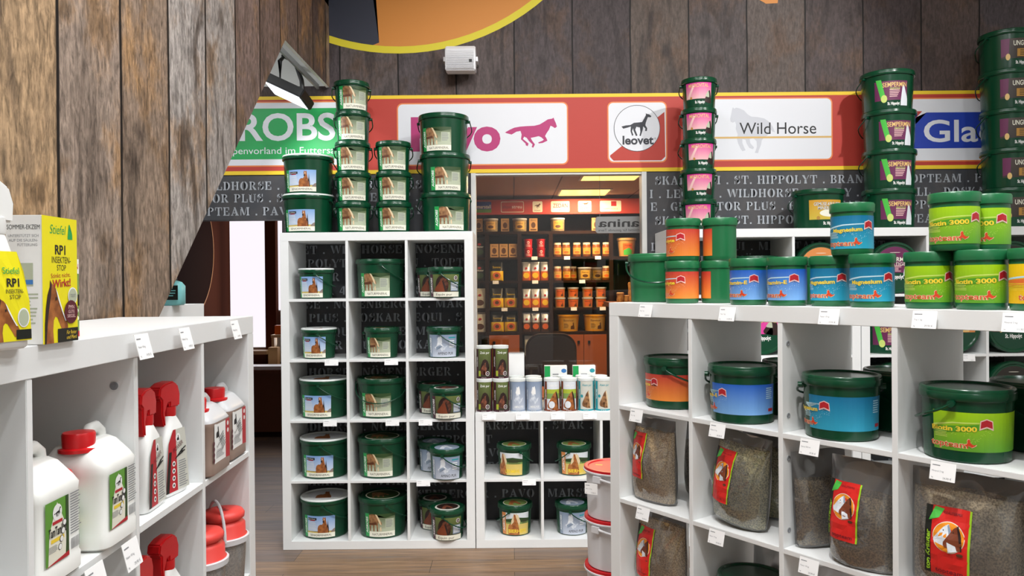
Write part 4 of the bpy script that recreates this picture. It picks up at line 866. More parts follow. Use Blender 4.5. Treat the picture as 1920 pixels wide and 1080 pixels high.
# ------------------------------------------------------------------ tall shelf by the doorway: pails on top and in the cells
def colx(c, x0=None): return (BX if x0 is None else x0) + ST + c * PIT + CB / 2
GS = 'green mineral pails on the tall shelf by the doorway'
DX = 0.0
def px_x(px, Y): return at_y(px, 500, Y).x
Z5 = BTOP
Yf = BY + .02
for k, n in enumerate(('lower', 'upper')):
    place('senior_large', (px_x(580, BY + .17), BY + .17 + k * .004, Z5 + k * .2355), R(4 if k else 0), f'{n} of two white-lidded green pails on top of the tall shelf', 'pail', 'white-lidded pails stacked on the tall shelf')
ORD = ['bottom', 'second from the bottom', 'middle', 'fourth from the bottom', 'topmost']
for k in range(5):
    place('natur_small', (px_x(663.5 - .6 * (k == 4), BY + .12) + (.0, .002, 0, .003, -.001)[k], BY + .12, Z5 + k * .1805), R((8, 6, 4, 4, 18)[k]), f'small green grazing-horse pail, {ORD[k]} in the five-pail column', 'pail', 'five-high column of small green pails')
for k, n in enumerate(('bottom', 'middle', 'top')):
    place('natur_small', (px_x(739.5, BY + .12), BY + .12, Z5 + k * .1805), R(3), f'small green grazing-horse pail, {n} in the three-pail column', 'pail', 'three-high column of small green pails')
    place('natur_large', (px_x(836, BY + .17) + (.003, 0, -.006)[k], BY + .17, Z5 + k * .2355), R((22, 14, -8)[k]), f'wide green grazing-horse pail, {n} of the stack next to the window', 'pail', 'three-high stack of wide green pails')
def cx(px, Y, r, c):
    x = px_x(px, Y); lo = BX + ST + c * PIT + r; hi = BX + ST + c * PIT + CB - r; return max(lo, min(hi, x))
rows = ['top', 'second', 'third', 'fourth', 'bottom']
for r in range(5):
    z = bz(4 - r)
    if r < 2:
        place('senior_small', (cx((593, 597)[r], BY + .115, .12, 0), BY + .115, z), 0, f'small white-lidded green bay-horse pail in the {rows[r]} row', 'pail', 'white-lidded pails in the tall shelf')
    else:
        place('senior_cell', (cx((596, 599, 600)[r - 2], BY + .165, .163, 0), BY + .165, z), R((0, 4, 7)[r - 2]), f'wide white-lidded green bay-horse pail in the {rows[r]} row', 'pail', 'white-lidded pails in the tall shelf')
    if r == 0: place('natur_cell', (cx(711, BY + .165, .163, 1), BY + .165, z), 0, 'wide green-lidded grazing-horse pail in the top row of the tall shelf', 'pail', GS)
    elif r == 1: place('natur_small_front', (cx(715, BY + .12, .135, 1), BY + .12, z), 0, 'small green-lidded grazing-horse pail in the second row of the tall shelf', 'pail', GS)
    else: place('natur_front_handle' if r == 2 else 'natur_cell', (cx((712, 712, 713)[r - 2], BY + .165, .163, 1), BY + .165, z), R((0, 3, 8)[r - 2]), f'wide green grazing-horse pail in the {rows[r]} row of its shelf' + (', its handle hanging in front' if r == 2 else ''), 'pail', GS)
    if r == 1: place('amino_small', (cx(831, BY + .115, .135, 2), BY + .115, z), 0, 'small green pail with blue-grey rearing-horse label, alone in the second row', 'pail', GS)
    else:
        kk = 'amino_small' if r == 3 else 'dark_small'; what = 'blue-grey rearing-horse' if r == 3 else 'dark-horse'
        place(kk, (cx((805, 0, 806, 807, 806)[r], BY + .265, .12, 2), BY + .272, z), R((-6, 0, -4, -4, -4)[r]), f'small green {what} pail at the back of a {rows[r]} row cell', 'pail', GS)
        place(kk, (cx((840, 0, 840, 840, 841)[r], BY + .085, .12, 2), BY + .07, z), R((0, 0, 6, 0, 0)[r]), f'small green {what} pail at the front of a {rows[r]} row cell', 'pail', GS)

# ------------------------------------------------------------------ low shelf: pails in the cells, tins on top
for (c, r, k, px, lab) in ((0, 1, 'leinen_small', 961, "small green pail with wide meadow label in the low shelf's upper row"), (1, 1, 'bierhefe_small', 1073, "small orange-striped golden-horse pail in the low shelf's upper row"),
                      (0, 0, 'bierhefe_small', 962, "small orange-striped golden-horse pail in the low shelf's bottom row"), (1, 0, 'amino_small', 1069, "small grey-labelled rearing-horse pail in the low shelf's bottom row"), (2, 1, 'leinen_small', 1172, 'small green pail in the low shelf behind the white bucket stack')):
    place(k, (px_x(px, BY + .15), BY + .15, bz(r)), 0, lab, 'pail', 'small green pails in the low shelf')
GT = 'tins on the low shelf'
def tp(k, px, d, z, lab, rz=0): place(k, (px_x(px, BY + d), BY + d, LTOP + z), R(rz), lab, 'tin', GT)
tp('tin_zink', 906.5, .055, 0, 'maroon dark-horse tin at the bottom of the stack touching the window frame', -6); tp('tin_zink', 937, .05, 0, 'maroon dark-horse tin at the bottom of the stack beside the grey tins', 6)
tp('tin_zink', 906.5, .055, .197, 'maroon dark-horse tin on top of the stack touching the window frame', -4); tp('tin_zink', 937, .06, .197, 'maroon dark-horse tin on top of the stack in front of the spiral notepad', 4)
tp('tin_amino', 968.5, .06, 0, 'grey rearing-horse tin standing next to the maroon tins'); tp('tin_amino', 999.5, .06, 0, 'grey rearing-horse tin standing next to the brown-horse tins', -8)
tp('tin_amino', 967, .17, 0, 'white-lidded tin behind the grey tin next to the maroon ones'); tp('tin_amino', 998, .17, 0, 'white-lidded tin behind the grey tin next to the brown-horse ones')
tp('tin_brown', 1033, .06, 0, 'bay-horse tin with brown strip next to the grey tins'); tp('tin_brown', 1065, .06, 0, 'bay-horse tin with brown strip next to the turquoise tins', -8); tp('tin_brown', 1057, .17, 0, 'white-lidded tin behind the two bay-horse tins')
tp('tin_teal', 1096.5, .06, 0, 'pale turquoise-edged pony tin next to the bay-horse tins', -6); tp('tin_teal', 1128, .06, 0, 'pale turquoise-edged pony tin nearest the slanted shelf', -2); tp('tin_teal', 1092, .18, 0, 'white-lidded tin behind the turquoise tin next to the bay-horse tins'); tp('tin_teal', 1122, .17, 0, 'white-lidded tin behind the turquoise tin nearest the slanted shelf')
# things behind the tins
t = empty('spiral_notepad', (px_x(967, 4.83), 4.83, LTOP)); 
b = MB(); b.box(-.048, .048, -.006, .006, 0, .33); b.build('pages', M['white_paper'], t, 0)
b = MB()
for k in range(13): b.tube([(-.042 + k * .007, .011 * math.cos(R(q)), .33 + .006 * math.sin(R(q))) for q in range(0, 360, 45)], .0012, 5, True)
b.build('spiral', M['steel'], t); tag(t, 'white spiral notepad standing behind the grey tins', 'notepad')
for px, lab, m2 in ((1040, 'green and white carton with blue spot behind the bay-horse tins', 'blue_print'), (1093, 'green and white carton behind the turquoise tins', 'teal_print')):
    t = empty('medicine_carton', (px_x(px, 4.86), 4.86, LTOP)); b = MB(); b.box(-.07, .07, -.03, .03, 0, .245); b.build('box', M['white_print'], t, 0)
    a = Art(); a.rect(-.07, 0, -.035, .245, 'print_green'); a.ell(.05, .215, .016, .013, m2); a.greek(-.02, .1, .03, .2, 6, 'grey_ink'); a.build('box_print', on_front(-.03), t); tag(t, lab, 'carton', 'cartons behind the tins')
# ------------------------------------------------------------------ jars on the slanted shelf
def on_slant(kind, px, d, z, rot, lab, cat, grp):
    s = slant_s(px, d)
    if z < SH - .1:
        c = max(0, min(3, int((s - ST) // PIT))); lo = ST + c * PIT; s = max(lo + .131, min(lo + CB - .131, s))
    p = slant_w(s, d, z); return place(kind, p, TH + R(rot), lab, cat, grp)
TOP = SH
GJ = 'jars on top of the slanted shelf'
on_slant('team_plain', 1232, .2, TOP, 30, 'plain dark green pail with hanging handle at the end of the slanted shelf top', 'pail', 'topside pails')
on_slant('jar_orange', 1279, .085, TOP, 34, 'orange-labelled jar at the bottom front of the four-jar block', 'jar', GJ); on_slant('jar_orange', 1281, .09, TOP + .15, 30, 'orange-labelled jar on top front of the four-jar block', 'jar', GJ)
on_slant('jar_orange', 1346, .185, TOP, -84, 'jar with its orange label turned aside, bottom back of the four-jar block', 'jar', GJ); on_slant('jar_orange', 1350, .185, TOP + .15, -86, 'jar with its orange label turned aside, top back of the four-jar block', 'jar', GJ)
on_slant('jar_blue', 1403, .07, TOP, 30, 'blue-labelled jar standing next to the orange block', 'jar', GJ); on_slant('jar_blue', 1476, .07, TOP, 30, 'blue-labelled jar standing next to the turquoise jars', 'jar', GJ)
on_slant('jar_plain', 1500, .2, TOP, 0, 'plain green jar behind the gap between blue and turquoise jars', 'jar', GJ)
on_slant('jar_teal', 1558, .11, TOP, 22, 'turquoise-labelled jar beside the blue ones, partly behind its neighbour', 'jar', GJ); on_slant('jar_teal', 1635, .075, TOP, 34, 'turquoise-labelled jar in front, over the price card and next to green jars', 'jar', GJ); on_slant('jar_teal', 1598, .1, TOP + .15, 38, 'turquoise-labelled jar balanced on top of two turquoise jars', 'jar', GJ)
on_slant('jar_lime', 1742, .075, TOP, 36, 'lime-labelled jar in the bottom row next to the turquoise jars', 'jar', GJ); on_slant('jar_lime', 1840, .075, TOP, 34, 'lime-labelled jar in the bottom row next to the yellow jar', 'jar', GJ)
on_slant('jar_lime', 1790, .075, TOP + .15, 36, 'lime-labelled jar in front on top of two lime jars', 'jar', GJ); on_slant('jar_lime', 1848, .2, TOP + .15, 20, 'lime-labelled jar behind on the upper layer, half hidden', 'jar', GJ); on_slant('jar_lime', 1826, .21, TOP, 20, 'lime-labelled jar hidden under the rear upper lime jar', 'jar', GJ)
on_slant('jar_yellow', 1945, .075, TOP, 36, 'yellow-labelled jar at the edge of the picture', 'jar', GJ)
GP = 'pails in the upper cells of the slanted shelf'
Z3 = cz(3)
on_slant('team_orange', 1262, .145, Z3, 20, 'orange-labelled green pail in the first upper cell of the slanted shelf', 'pail', GP)
on_slant('team_blue', 1367, .1, Z3, 38, 'blue-labelled green pail in the second upper cell of the slanted shelf', 'pail', GP)
on_slant('team_dark', 1490, .35, Z3, 0, 'dark green pail standing behind the blue-labelled pail', 'pail', GP)
on_slant('team_teal', 1576, .1, Z3, 40, 'turquoise-labelled green pail in the third upper cell of the slanted shelf', 'pail', GP)
on_slant('team_dark', 1690, .35, Z3, 0, 'dark green pail standing behind the turquoise-labelled pail', 'pail', GP)
on_slant('team_lime', 1790, .1, Z3, 44, 'lime-labelled green pail in the fourth upper cell of the slanted shelf', 'pail', GP)
on_slant('team_dark', 1960, .35, Z3, 0, 'dark green pail standing behind the lime-labelled pail', 'pail', GP)

# ------------------------------------------------------------------ clear pouches of herbs
def pouch(w, h, d, fill, content, lab='herb', seed=1, label_at=(0, .1, .1, .19), foil_front=False):
    t = empty('herb_pouch'); rnd = random.Random(seed); ph = [rnd.uniform(0, 6) for _ in range(6)]
    def D(x, z, k=1.0):
        u = min(1, abs(2 * x / w)); q = max(0, min(1, z / h)); g = (.6 + .4 * min(1, q / .2)) * (1 - max(0, (q - .4) / .6) ** 1.5)
        wr = .004 * math.sin(34 * x + 22 * z + ph[0]) * math.sin(9 * z + ph[1]) + .003 * math.sin(60 * x - 48 * z + ph[2]) * (q ** 2) + (.0016 * math.sin(90 * x + 140 * z + ph[4]) * math.sin(70 * z - 40 * x + ph[5]) if k == 1.0 else 0)
        return (d / 2 * (1 - u ** 2.6) ** .6 * g + wr * (1 - u ** 4)) * k + .0015
    def shell(name, k, z0, z1, mats, inset, back_k=.8, n=22, m=26):
        b = MB(); ww = w / 2 - inset
        for sgn in (-1, 1):
            vs = []; fs = []
            for j in range(m + 1):
                z = z0 + (z1 - z0) * j / m
                nar = 1 - .05 * max(0, (z / h - .55)) - (.1 * max(0, 1 - z / (.06 * h)) ** 2)
                for i in range(n + 1):
                    x = -ww + 2 * ww * i / n; sag = (.012 * h * math.sin(x * 30 + ph[3]) if j == m and name != 'film' else 0)
                    vs.append((x * nar, sgn * D(x, z, k if sgn < 0 else k * back_k) * (1 if 0 < i < n else .1), z + sag))
            for j in range(m):
                for i in range(n):
                    a = j * (n + 1) + i; fs.append((a, a + 1, a + n + 2, a + n + 1))
            b.cur = 0 if sgn < 0 else 1; b.add(vs, fs)
        b.cur = 0
        return b.build(name, mats, t, 60)
    c = shell('filling', .93, .006, h * fill, [M[content], M[content]], .006)
    # close the top of the filling
    shell('film', 1.0, 0, h, [M['foil'] if foil_front else M['clear_film'], M['foil']], 0)
    if lab:
        lx, lz, lw, lh = label_at; a = Art()
        a.rect(lx, lz, lx + lw, lz + lh, 'red_label'); a.rect(lx, lz, lx + lw * .15, lz + lh, 'label_black'); a.rect(lx + lw * .95, lz, lx + lw, lz + lh, 'label_lime')
        a.text('top Kräuter', lx + lw * .125, lz + lh * .34, lw * .1, 'label_lime', w=lh * .6, rot=90, bold=.03)
        cx, cz_ = lx + lw * .54, lz + lh * .58; a.ell(cx, cz_, lw * .35, lw * .35, 'cream', 36); a.ell(cx, cz_, lw * .335, lw * .335, 'orange_disc', 36)
        horse_head(a, cx - lw * .33, cz_ - lw * .2, cx + lw * .12, cz_ + lw * .3, 'horse_grey', True, 'horse_slate'); horse_head(a, cx - lw * .1, cz_ - lw * .26, cx + lw * .32, cz_ + lw * .3, 'horse_chestnut', True); a.poly([(cx - lw * .02, cz_ - lw * .1), (cx + lw * .16, cz_ - lw * .16), (cx + lw * .2, cz_ - lw * .27), (cx + lw * .02, cz_ - lw * .33)], 'horse_grey')
        a.poly([(lx + lw * .08, lz + lh * .78), (lx + lw * .2, lz + lh * .99), (lx + lw * .4, lz + lh * .97), (lx + lw * .3, lz + lh * .84)], 'lime_strip')
        a.text('topteam', lx + lw * .56, lz + lh * .05, lw * .1, 'dark_badge', w=lw * .6); a.text('KRÄUTERMIX', lx + lw * .6, lz + lh * .9, lw * .06, 'dark_badge', w=lw * .4); a.ell(lx + lw * .8, lz + lh * .36, lw * .07, lw * .04, 'horse_shade')
        a.build('label', lambda x, y, o: (x, -(D(x, y) + .0015 + o), y), t, step=.012, ystep=.015)
    return t
def bag(px, dep, z, rot, label, tilt=0, cell=None, **kw):
    t = pouch(**kw); s = slant_s(px, dep); c = cell if cell is not None else max(0, min(3, int((s - ST) // PIT))); m_ = kw['w'] / 2 * math.cos(R(rot)) + abs(kw['h'] * math.sin(R(tilt))) * .6 + .01; lo = ST + c * PIT
    s = max(lo + m_, min(lo + CB - m_, s)); t.location = slant_w(s, dep, z + .003 + kw['w'] / 2 * abs(math.sin(R(tilt)))); t.rotation_euler = (0, R(tilt), TH + R(rot)); tag(t, label, 'pouch', 'clear herb pouches in the slanted shelf'); return t
Z2, Z1 = cz(2), cz(1)
bag(1226, .075, Z2, 2, 'clear pouch of tan grain with red label, first cell of the second row', cell=0, w=.2, h=.305, d=.11, fill=.86, content='grain_tan', seed=3, label_at=(-.1, .085, .088, .165))
bag(1316, .24, Z2, -14, 'silver-backed grain pouch standing behind the upper tan grain pouch', cell=0, w=.2, h=.29, d=.09, fill=.7, content='herb_grey', lab=None, seed=9)
bag(1238, .085, Z1, 0, 'clear pouch of tan grain with red label below the first grain pouch', w=.235, h=.31, d=.12, fill=.9, content='grain_tan', seed=4, label_at=(-.1, .075, .095, .175))
bag(1380, .08, Z2, 0, 'tilted clear pouch of green-brown herbs with red label, second cell', cell=1, tilt=5, w=.212, h=.3, d=.13, fill=.86, content='herb_green', seed=5, label_at=(-.092, .07, .09, .17))
bag(1430, .25, Z2, -6, 'herb pouch with dark side standing behind the tilted green herb pouch', cell=1, w=.2, h=.29, d=.11, fill=.8, content='herb_green', lab=None, seed=6)
bag(1680, .05, Z2, 2, 'glossy clear pouch of brown herbs with red label, third cell', cell=2, tilt=1, w=.195, h=.3, d=.13, fill=.68, content='herb_brown', seed=7, label_at=(-.085, .075, .1, .16))
bag(1455, .115, Z2, 62, 'crumpled silver-backed herb pouch squeezed beside the glossy brown herb pouch', cell=2, tilt=-3, w=.18, h=.29, d=.075, fill=.7, content='herb_brown', lab=None, seed=8)
bag(1806, .07, Z2, 6, 'big clear pouch of grey-brown herbs with red label, fourth cell', w=.27, h=.31, d=.14, fill=.85, content='herb_grey', seed=10, label_at=(-.082, .055, .108, .17))
bag(1350, .32, Z3, 0, 'clear pouch of dark seeds behind the orange-labelled pail', w=.17, h=.3, d=.08, fill=.72, content='herb_brown', lab=None, seed=11)
bag(1455, .3, Z1, 0, 'shiny silver pouch behind the black-lidded pail in the third row', w=.2, h=.26, d=.08, fill=.5, content='herb_brown', lab=None, seed=12, foil_front=True)
bag(1545, .12, Z1, 0, 'silver pouch top showing at the bottom edge, third cell', w=.22, h=.285, d=.1, fill=.5, content='herb_brown', lab=None, seed=13, foil_front=True)
on_slant('team_dark', 1405, .12, Z1, 0, 'dark pail whose lid shows at the bottom edge, second cell', 'pail', 'pails in the lower cells of the slanted shelf')
# price cards on the slanted shelf
def slant_tag(px, z, lab, sd, w=.062, h=.046, d=-.012):
    p = slant_w(slant_s(px, d), d, z); price_tag(p, TH, lab, w, h, 14, sd)
for px, z, lab, sd in ((1212, TOP - .004, 'white price card on the slanted shelf top edge under the plain pail', 1), (1365, TOP - .006, 'white price card on the slanted shelf top edge under the blue jars', 2), (1556, TOP - .004, 'white price card on the slanted shelf top edge under the turquoise jars', 3), (1735, TOP - .004, 'blank-looking white price card under the first lime jar', 4), (1908, TOP - .004, 'white price card on the slanted shelf top edge under the yellow jar', 5),
   (1193, Z3 - .002, 'white price card under the orange-labelled pail', 6), (1345, Z3 - .002, 'white price card under the blue-labelled pail', 7), (1518, Z3 - .002, 'white price card under the turquoise-labelled pail', 8), (1768, Z3 - .002, 'white price card under the lime-labelled pail', 9),
   (1204, Z2 - .002, 'white price card between the two tan grain pouches', 10), (1342, Z2 - .002, 'white price card under the tilted green herb pouch', 11), (1515, Z2 - .002, 'white price card under the crumpled silver-backed pouch', 12)):
    slant_tag(px, z, lab, sd)

# ------------------------------------------------------------------ tall shelves at the far end
GF = 'St pails on the far shelves'
for k in range(5):
    place('micro_small', (px_x((1313, 1312, 1311, 1310.5, 1311)[4 - k], BY + .12), BY + .12, Z5 + k * .1805), R((-6, 4, 10, 0, -4)[k]), f'pink-labelled small pail, {ORD[k]} in the thin stack', 'pail', 'five-high stack of pink-labelled pails')
place('gemuse_large', (px_x(1534, BY + .17), BY + .17, Z5), 0, 'wide green pail with golden vegetable-herb label on the far shelf top', 'pail', 'wide pails on the far shelf tops')
for k in range(4): place('semper_large', (px_x((1667, 1668, 1668, 1665)[k], BY + .17), BY + .17, Z5 + k * .2355), R((4, 2, 0, -6)[k]), f'wide purple-labelled pail, {ORD[k] if k < 3 else "topmost"} of the four-pail stack'.replace('middle', 'third from the bottom'), 'pail', 'four-high stack of purple-labelled pails')
for k in range(5): place('ungula_large', (px_x((1893, 1892, 1891, 1890, 1889)[k], BY + .17), BY + .17, Z5 + k * .2355), R((0, 2, -2, 0, 3)[k]), f'wide black-labelled pail, {ORD[k]} of the five-pail stack', 'pail', 'five-high stack of black-labelled pails')
def cell(c, x0): return x0 + ST + c * PIT + CB / 2
def put_disc(k, c, x0, r, lab, dx=0): place(k, (cell(c, x0) + dx, BY + .03, bz(r)), 0, lab, 'pail', 'pails lying with their lids to the front')
place('natur_cell', (cell(1, AX), BY + .2, bz(4)), R(170), 'wide green pail, only its lid showing above the blue jars', 'pail', 'pails in the far shelves')
put_disc('disc_gemuse', 2, AX, 4, 'lying pail with orange vegetable-herb lid behind the turquoise jar stack'); put_disc('disc_semper', 0, UX, 4, 'lying pail with purple lid in the top row of the far shelf'); put_disc('disc_ungula', 2, UX, 4, 'lying pail with black lid in the top row of the far shelf')
put_disc('disc_micro', 1, AX, 3, 'lying pail with pink lid seen through the second upper cell'); place('semper_cell', (cell(0, UX), BY + .17, bz(3)), R(-20), 'upright purple-labelled pail seen between the slanted shelf dividers', 'pail', 'pails in the far shelves')
put_disc('disc_gemuse', 1, UX, 3, 'lying pail with pale lid seen at the edge of the fourth upper cell'); put_disc('disc_ungula', 2, UX, 3, 'lying pail with black lid in the second row of the far shelf')
put_disc('disc_micro', 1, AX, 2, 'lying pail with pink lid behind the blue-labelled pail'); put_disc('disc_semper', 0, UX, 2, 'lying pail with purple lid behind the turquoise-labelled pail'); put_disc('disc_ungula', 2, UX, 2, 'lying pail with black lid above the lime-labelled pail')
place('natur_small', (cell(1, UX) - .02, BY + .25, bz(2)), R(180), 'small green pail at the back of the far cell above the lime-labelled pail', 'pail', 'pails in the far shelves')
for px, r, lab in ((1428, 3, 'white price card under the pink lid seen through the second cell'), (1815, 3, 'white price card on the far shelf above the lime-labelled pail')):
    p = at_y(px, 500, BY - .006); price_tag((p.x, BY - .006, bz(r) - .002), 0, lab, .075, .04, 8, int(px))

# price cards on the back shelves and the low shelf
for px, r, lab in ((622, 3, 'white price card under the second-row white-lidded pail'), (734, 3, 'white price card under the second-row grazing-horse pail'), (618, 2, 'white price card under the third-row white-lidded pail'), (735, 2, 'white price card under the pail with handle in front'), (797, 2, 'white price card under the third-row dark-horse pails'), (792, 1, 'white price card under the fourth-row blue-grey pails')):
    p = at_y(px, 700, BY - .006); price_tag((p.x, BY - .006, bz(r) - .001), 0, lab, .08, .034, 8, int(px) + r)
for px, zz, lab in ((917, LTOP - .006, 'white price card on the low shelf edge under the maroon tins'), (980, LTOP - .006, 'white price card on the low shelf edge under the grey tins'), (1046, LTOP - .006, 'white price card on the low shelf edge under the bay-horse tins'), (1106, LTOP - .006, 'white price card on the low shelf edge under the turquoise tins'), (991, bz(1) - .001, 'white price card under the upper pail with the wide golden-horse label')):
    p = at_y(px, 780, BY - .006); price_tag((p.x, BY - .006, zz), 0, lab, .08, .034, 8, int(px))

# ------------------------------------------------------------------ stack of white buckets
def bucket():
    t = empty('white_bucket'); r = .143; h = .2325; rl = .155
    b = MB(); b.lathe([(0, 0), (r - .012, 0), (r - .008, .004), (r - .002, h - .03), (r + .004, h - .03), (r + .004, h - .024), (r, h - .022), (r, h - .01)], 56); b.build('body', M['bucket_white'], t, 35)
    b = MB(); b.lathe([(r + .001, h - .02), (rl, h - .02), (rl, h - .014), (rl - .003, h - .012)], 56); b.cur = 1; b.lathe([(rl - .003, h - .012), (rl - .004, h - .001), (rl - .01, h), (rl - .022, h - .001), (rl - .026, h - .006), (0, h - .006)], 56); lid = b.build('lid', [M['bucket_white'], M['red_lid']], t, 35)
    a = Art(); a.text('- 0 -', 0, -.015, .05, 'title_yellow', w=.2, bold=.02); a.build('lid_print', lambda x, y, o: (x * math.cos(R(-20)) - y * math.sin(R(-20)), x * math.sin(R(-20)) + y * math.cos(R(-20)), h - .006 + o), lid)
    b = MB(); pts = [(( r + .012) * math.sin(R(q)), -(r + .012) * math.cos(R(q)), h - .034 - .035 * math.cos(R(q))) for q in range(-90, 91, 10)]; b.tube(pts, .006, 8)
    for sx in (-1, 1): b.box(sx * (r + .006) - .012, sx * (r + .006) + .012, -.02, .02, h - .055, h - .026)
    hd = b.build('handle', M['bucket_white'], t); hd.rotation_euler = (0, 0, R(48)); return t
KINDS['white_bucket'] = bucket
bxp = at_y(1155, 870, 3.665)
for k, n in enumerate(('bottom', 'middle', 'top')): place('white_bucket', (bxp.x, 3.665, k * .2327), R((10, -4, 0)[k]), f'white bucket with red lid, {n} of the stack beside the slanted shelf', 'bucket', 'white buckets with red lids')
p = at_y(1108, 952, 3.54); price_tag((p.x, 3.525, .648), R(-28), 'white price card stuck to the top white bucket', .062, .05, 0, 44)

# ------------------------------------------------------------------ goods on the shelf along the plank wall
NT = NH + LZ; N3 = cz(3) + LZ; N2 = cz(2) + LZ; Nn = cz(2)
def near_xy(px, py, X): return at_x(px, py, X)
def near_put(t, X, Y, z, rot, lab, cat, grp=None):
    t.location = (X, Y, z + .0006); t.rotation_euler = (0, 0, TL + R(rot)); return tag(t, lab, cat, grp)
HEADP = [(.024, 0), (.026, .028), (.018, .05), (.0, .06), (-.03, .058), (-.05, .05), (-.054, .03), (-.044, .022), (-.044, -.012), (-.036, -.04), (-.03, -.038), (-.032, -.008), (-.022, .012), (-.014, .012), (-.014, 0)]
def trigger(t, z, m, th=.015):
    b = MB(); b.prism([(x, zz + z) for x, zz in HEADP], -th, th, lambda x, zz, y: (x, y, zz)); return b.build('trigger_head', m, t, 40, bevel=.006)
def spray_bottle():
    t = empty('spray_bottle'); b = MB()
    b.loft([(0, .04, .028, 0, 0, 4), (.004, .044, .032, 0, 0, 4), (.07, .041, .031, 0, 0, 3.6), (.11, .034, .028, 0, 0, 3), (.135, .026, .024, 0, 0, 2.6), (.158, .02, .02, 0, 0, 2), (.168, .017, .017, 0, 0, 2)], 40); b.build('body', M['white_print'], t, 50)
    b = MB(); b.lathe([(.0, .165), (.019, .165), (.02, .17), (.02, .188), (.0, .188)], 28); b.build('collar', M['white_print'], t, 40)
    trigger(t, .182, M['white_print'], .018); return t
def half_w(z): return .05 if z < .07 else .047 - (z - .07) * .3
def bottle_d(z):
    ks = [(0, .0326), (.07, .0318), (.11, .029), (.135, .025), (.16, .02)]
    for (a, p), (b_, q) in zip(ks, ks[1:]):
        if z <= b_: return p + (q - p) * (z - a) / (b_ - a)
    return .02
t = spray_bottle(); a = Art()
a.poly([(-.037, .012), (.037, .012), (.034, .07), (.027, .112), (.02, .14), (-.02, .14), (-.027, .112), (-.034, .07)], 'acid_yellow'); horse_head(a, -.036, .012, .014, .075, 'bay_coat', False, 'horse_dark', 'white_print'); a.ell(.022, .045, .011, .014, 'white_print'); a.ell(.022, .045, .009, .012, 'pale_panel'); a.rect(.008, .014, .036, .028, 'label_black'); a.text('Stiefel', .004, .108, .009, 'print_green', w=.03); a.text('RP1', .006, .09, .011, 'ink', bold=.03); a.text('INSEKTEN-', .008, .08, .006, 'ink', w=.032); a.text('STOP', .008, .072, .006, 'ink')
a.build('label', lambda x, y, o: (x, -(bottle_d(y) + o + .0006), y), t, step=.02)
near_put(t, -.742, 1.1, NT, -10, 'white trigger spray bottle with yellow insect label standing at the shelf edge', 'spray bottle')
# yellow carton
t = empty('insect_carton'); cw, cd, chh = .1, .055, .2; b = MB(); b.box(-cw / 2, cw / 2, -cd / 2, cd / 2, 0, chh); b.build('box', M['white_print'], t, 0, bevel=.0008)
a = Art(); h = cw / 2; a.rect(-h, 0, h, chh, 'acid_yellow'); horse_head(a, -h, 0, .02, .1, 'bay_coat', False, 'horse_dark', 'white_print')
a.rect(-.01, 0, h, .022, 'label_black'); a.text('Für Reiter', .03, .012, .006, 'title_yellow', w=.03, shear=.2); a.text('und Pferd', .03, .004, .006, 'title_yellow', w=.03, shear=.2)
a.text('Stiefel', -.006, .173, .014, 'print_green', w=.046, shear=.2); a.fit(STAND, .02, .166, .036, .19, 'print_green', True); a.text('RP1', 0, .141, .014, 'ink', bold=.03, w=.03); a.text('INSEKTEN-', .003, .127, .01, 'ink', w=.054); a.text('STOP', .003, .115, .009, 'ink', w=.026); a.text('Stinkt nicht.', .001, .104, .007, 'red_badge', w=.056, rot=3); a.text('Wirkt!', .003, .089, .012, 'red_badge', w=.052, rot=3, bold=.02)
a.ell(.034, .074, .014, .014, 'white_print'); a.ell(.034, .074, .012, .012, 'pale_panel'); a.text('TEST', .034, .072, .005, 'grey_ink'); a.ell(.028, .048, .02, .019, 'dark_badge', 18); a.text('PMN', .028, .053, .006, 'pink_pale'); a.text('GÜTE', .028, .046, .005, 'pink_pale'); a.text('SIEGEL', .028, .039, .005, 'pink_pale', w=.024)
a.build('front_print', on_front(-cd / 2), t)
a = Art(); a.rect(-cd / 2 + .001, .001, cd / 2 - .001, chh - .001, 'white_print'); a.text('SOMMER-EKZEM', .0, .178, .007, 'ink', w=.05); a.text('UNTERSTÜTZT SICH', 0, .166, .004, 'grey_ink', w=.046); a.text('AUF DIE SÄULEN-', 0, .159, .004, 'grey_ink', w=.044); a.text('FÜTTERUNG', .006, .152, .004, 'grey_ink', w=.03); a.rect(-.014, .09, .014, .126, 'pale_panel'); a.rect(-.014, .093, .014, .1, 'blue_print'); a.greek(-.022, .03, .022, .08, 9, 'pale_panel', 2)
a.build('side_print', lambda x, y, o: (-cw / 2 - o, -x, y), t)
near_put(t, -.752, 1.24, NT, 0, 'white and yellow insect-repellent carton with horse head on the plank-wall shelf', 'carton')
t = empty('herb_carton'); b = MB(); b.box(-.04, .04, -.03, .03, 0, .138); b.build('box', M['field_green'], t, 0)
a = Art(); a.rect(-.04, .112, .04, .138, 'white_print'); a.rect(-.04, 0, .04, .01, 'red_badge'); a.rect(-.04, .055, .04, .075, 'label_black'); a.text('ZEDAN', .012, .122, .009, 'red_badge', w=.05, rot=-4); a.text('ZEDAN', .014, .061, .008, 'white_print', w=.036)
rnd = random.Random(2)
for k in range(16): a.ell(rnd.uniform(-.03, .036), rnd.uniform(.015, .048), .005, .004, 'cream', 8)
a.build('box_print', on_front(-.03), t); near_put(t, -.805, 1.345, NT, 0, 'small green herb carton with white top half behind the yellow carton', 'carton')

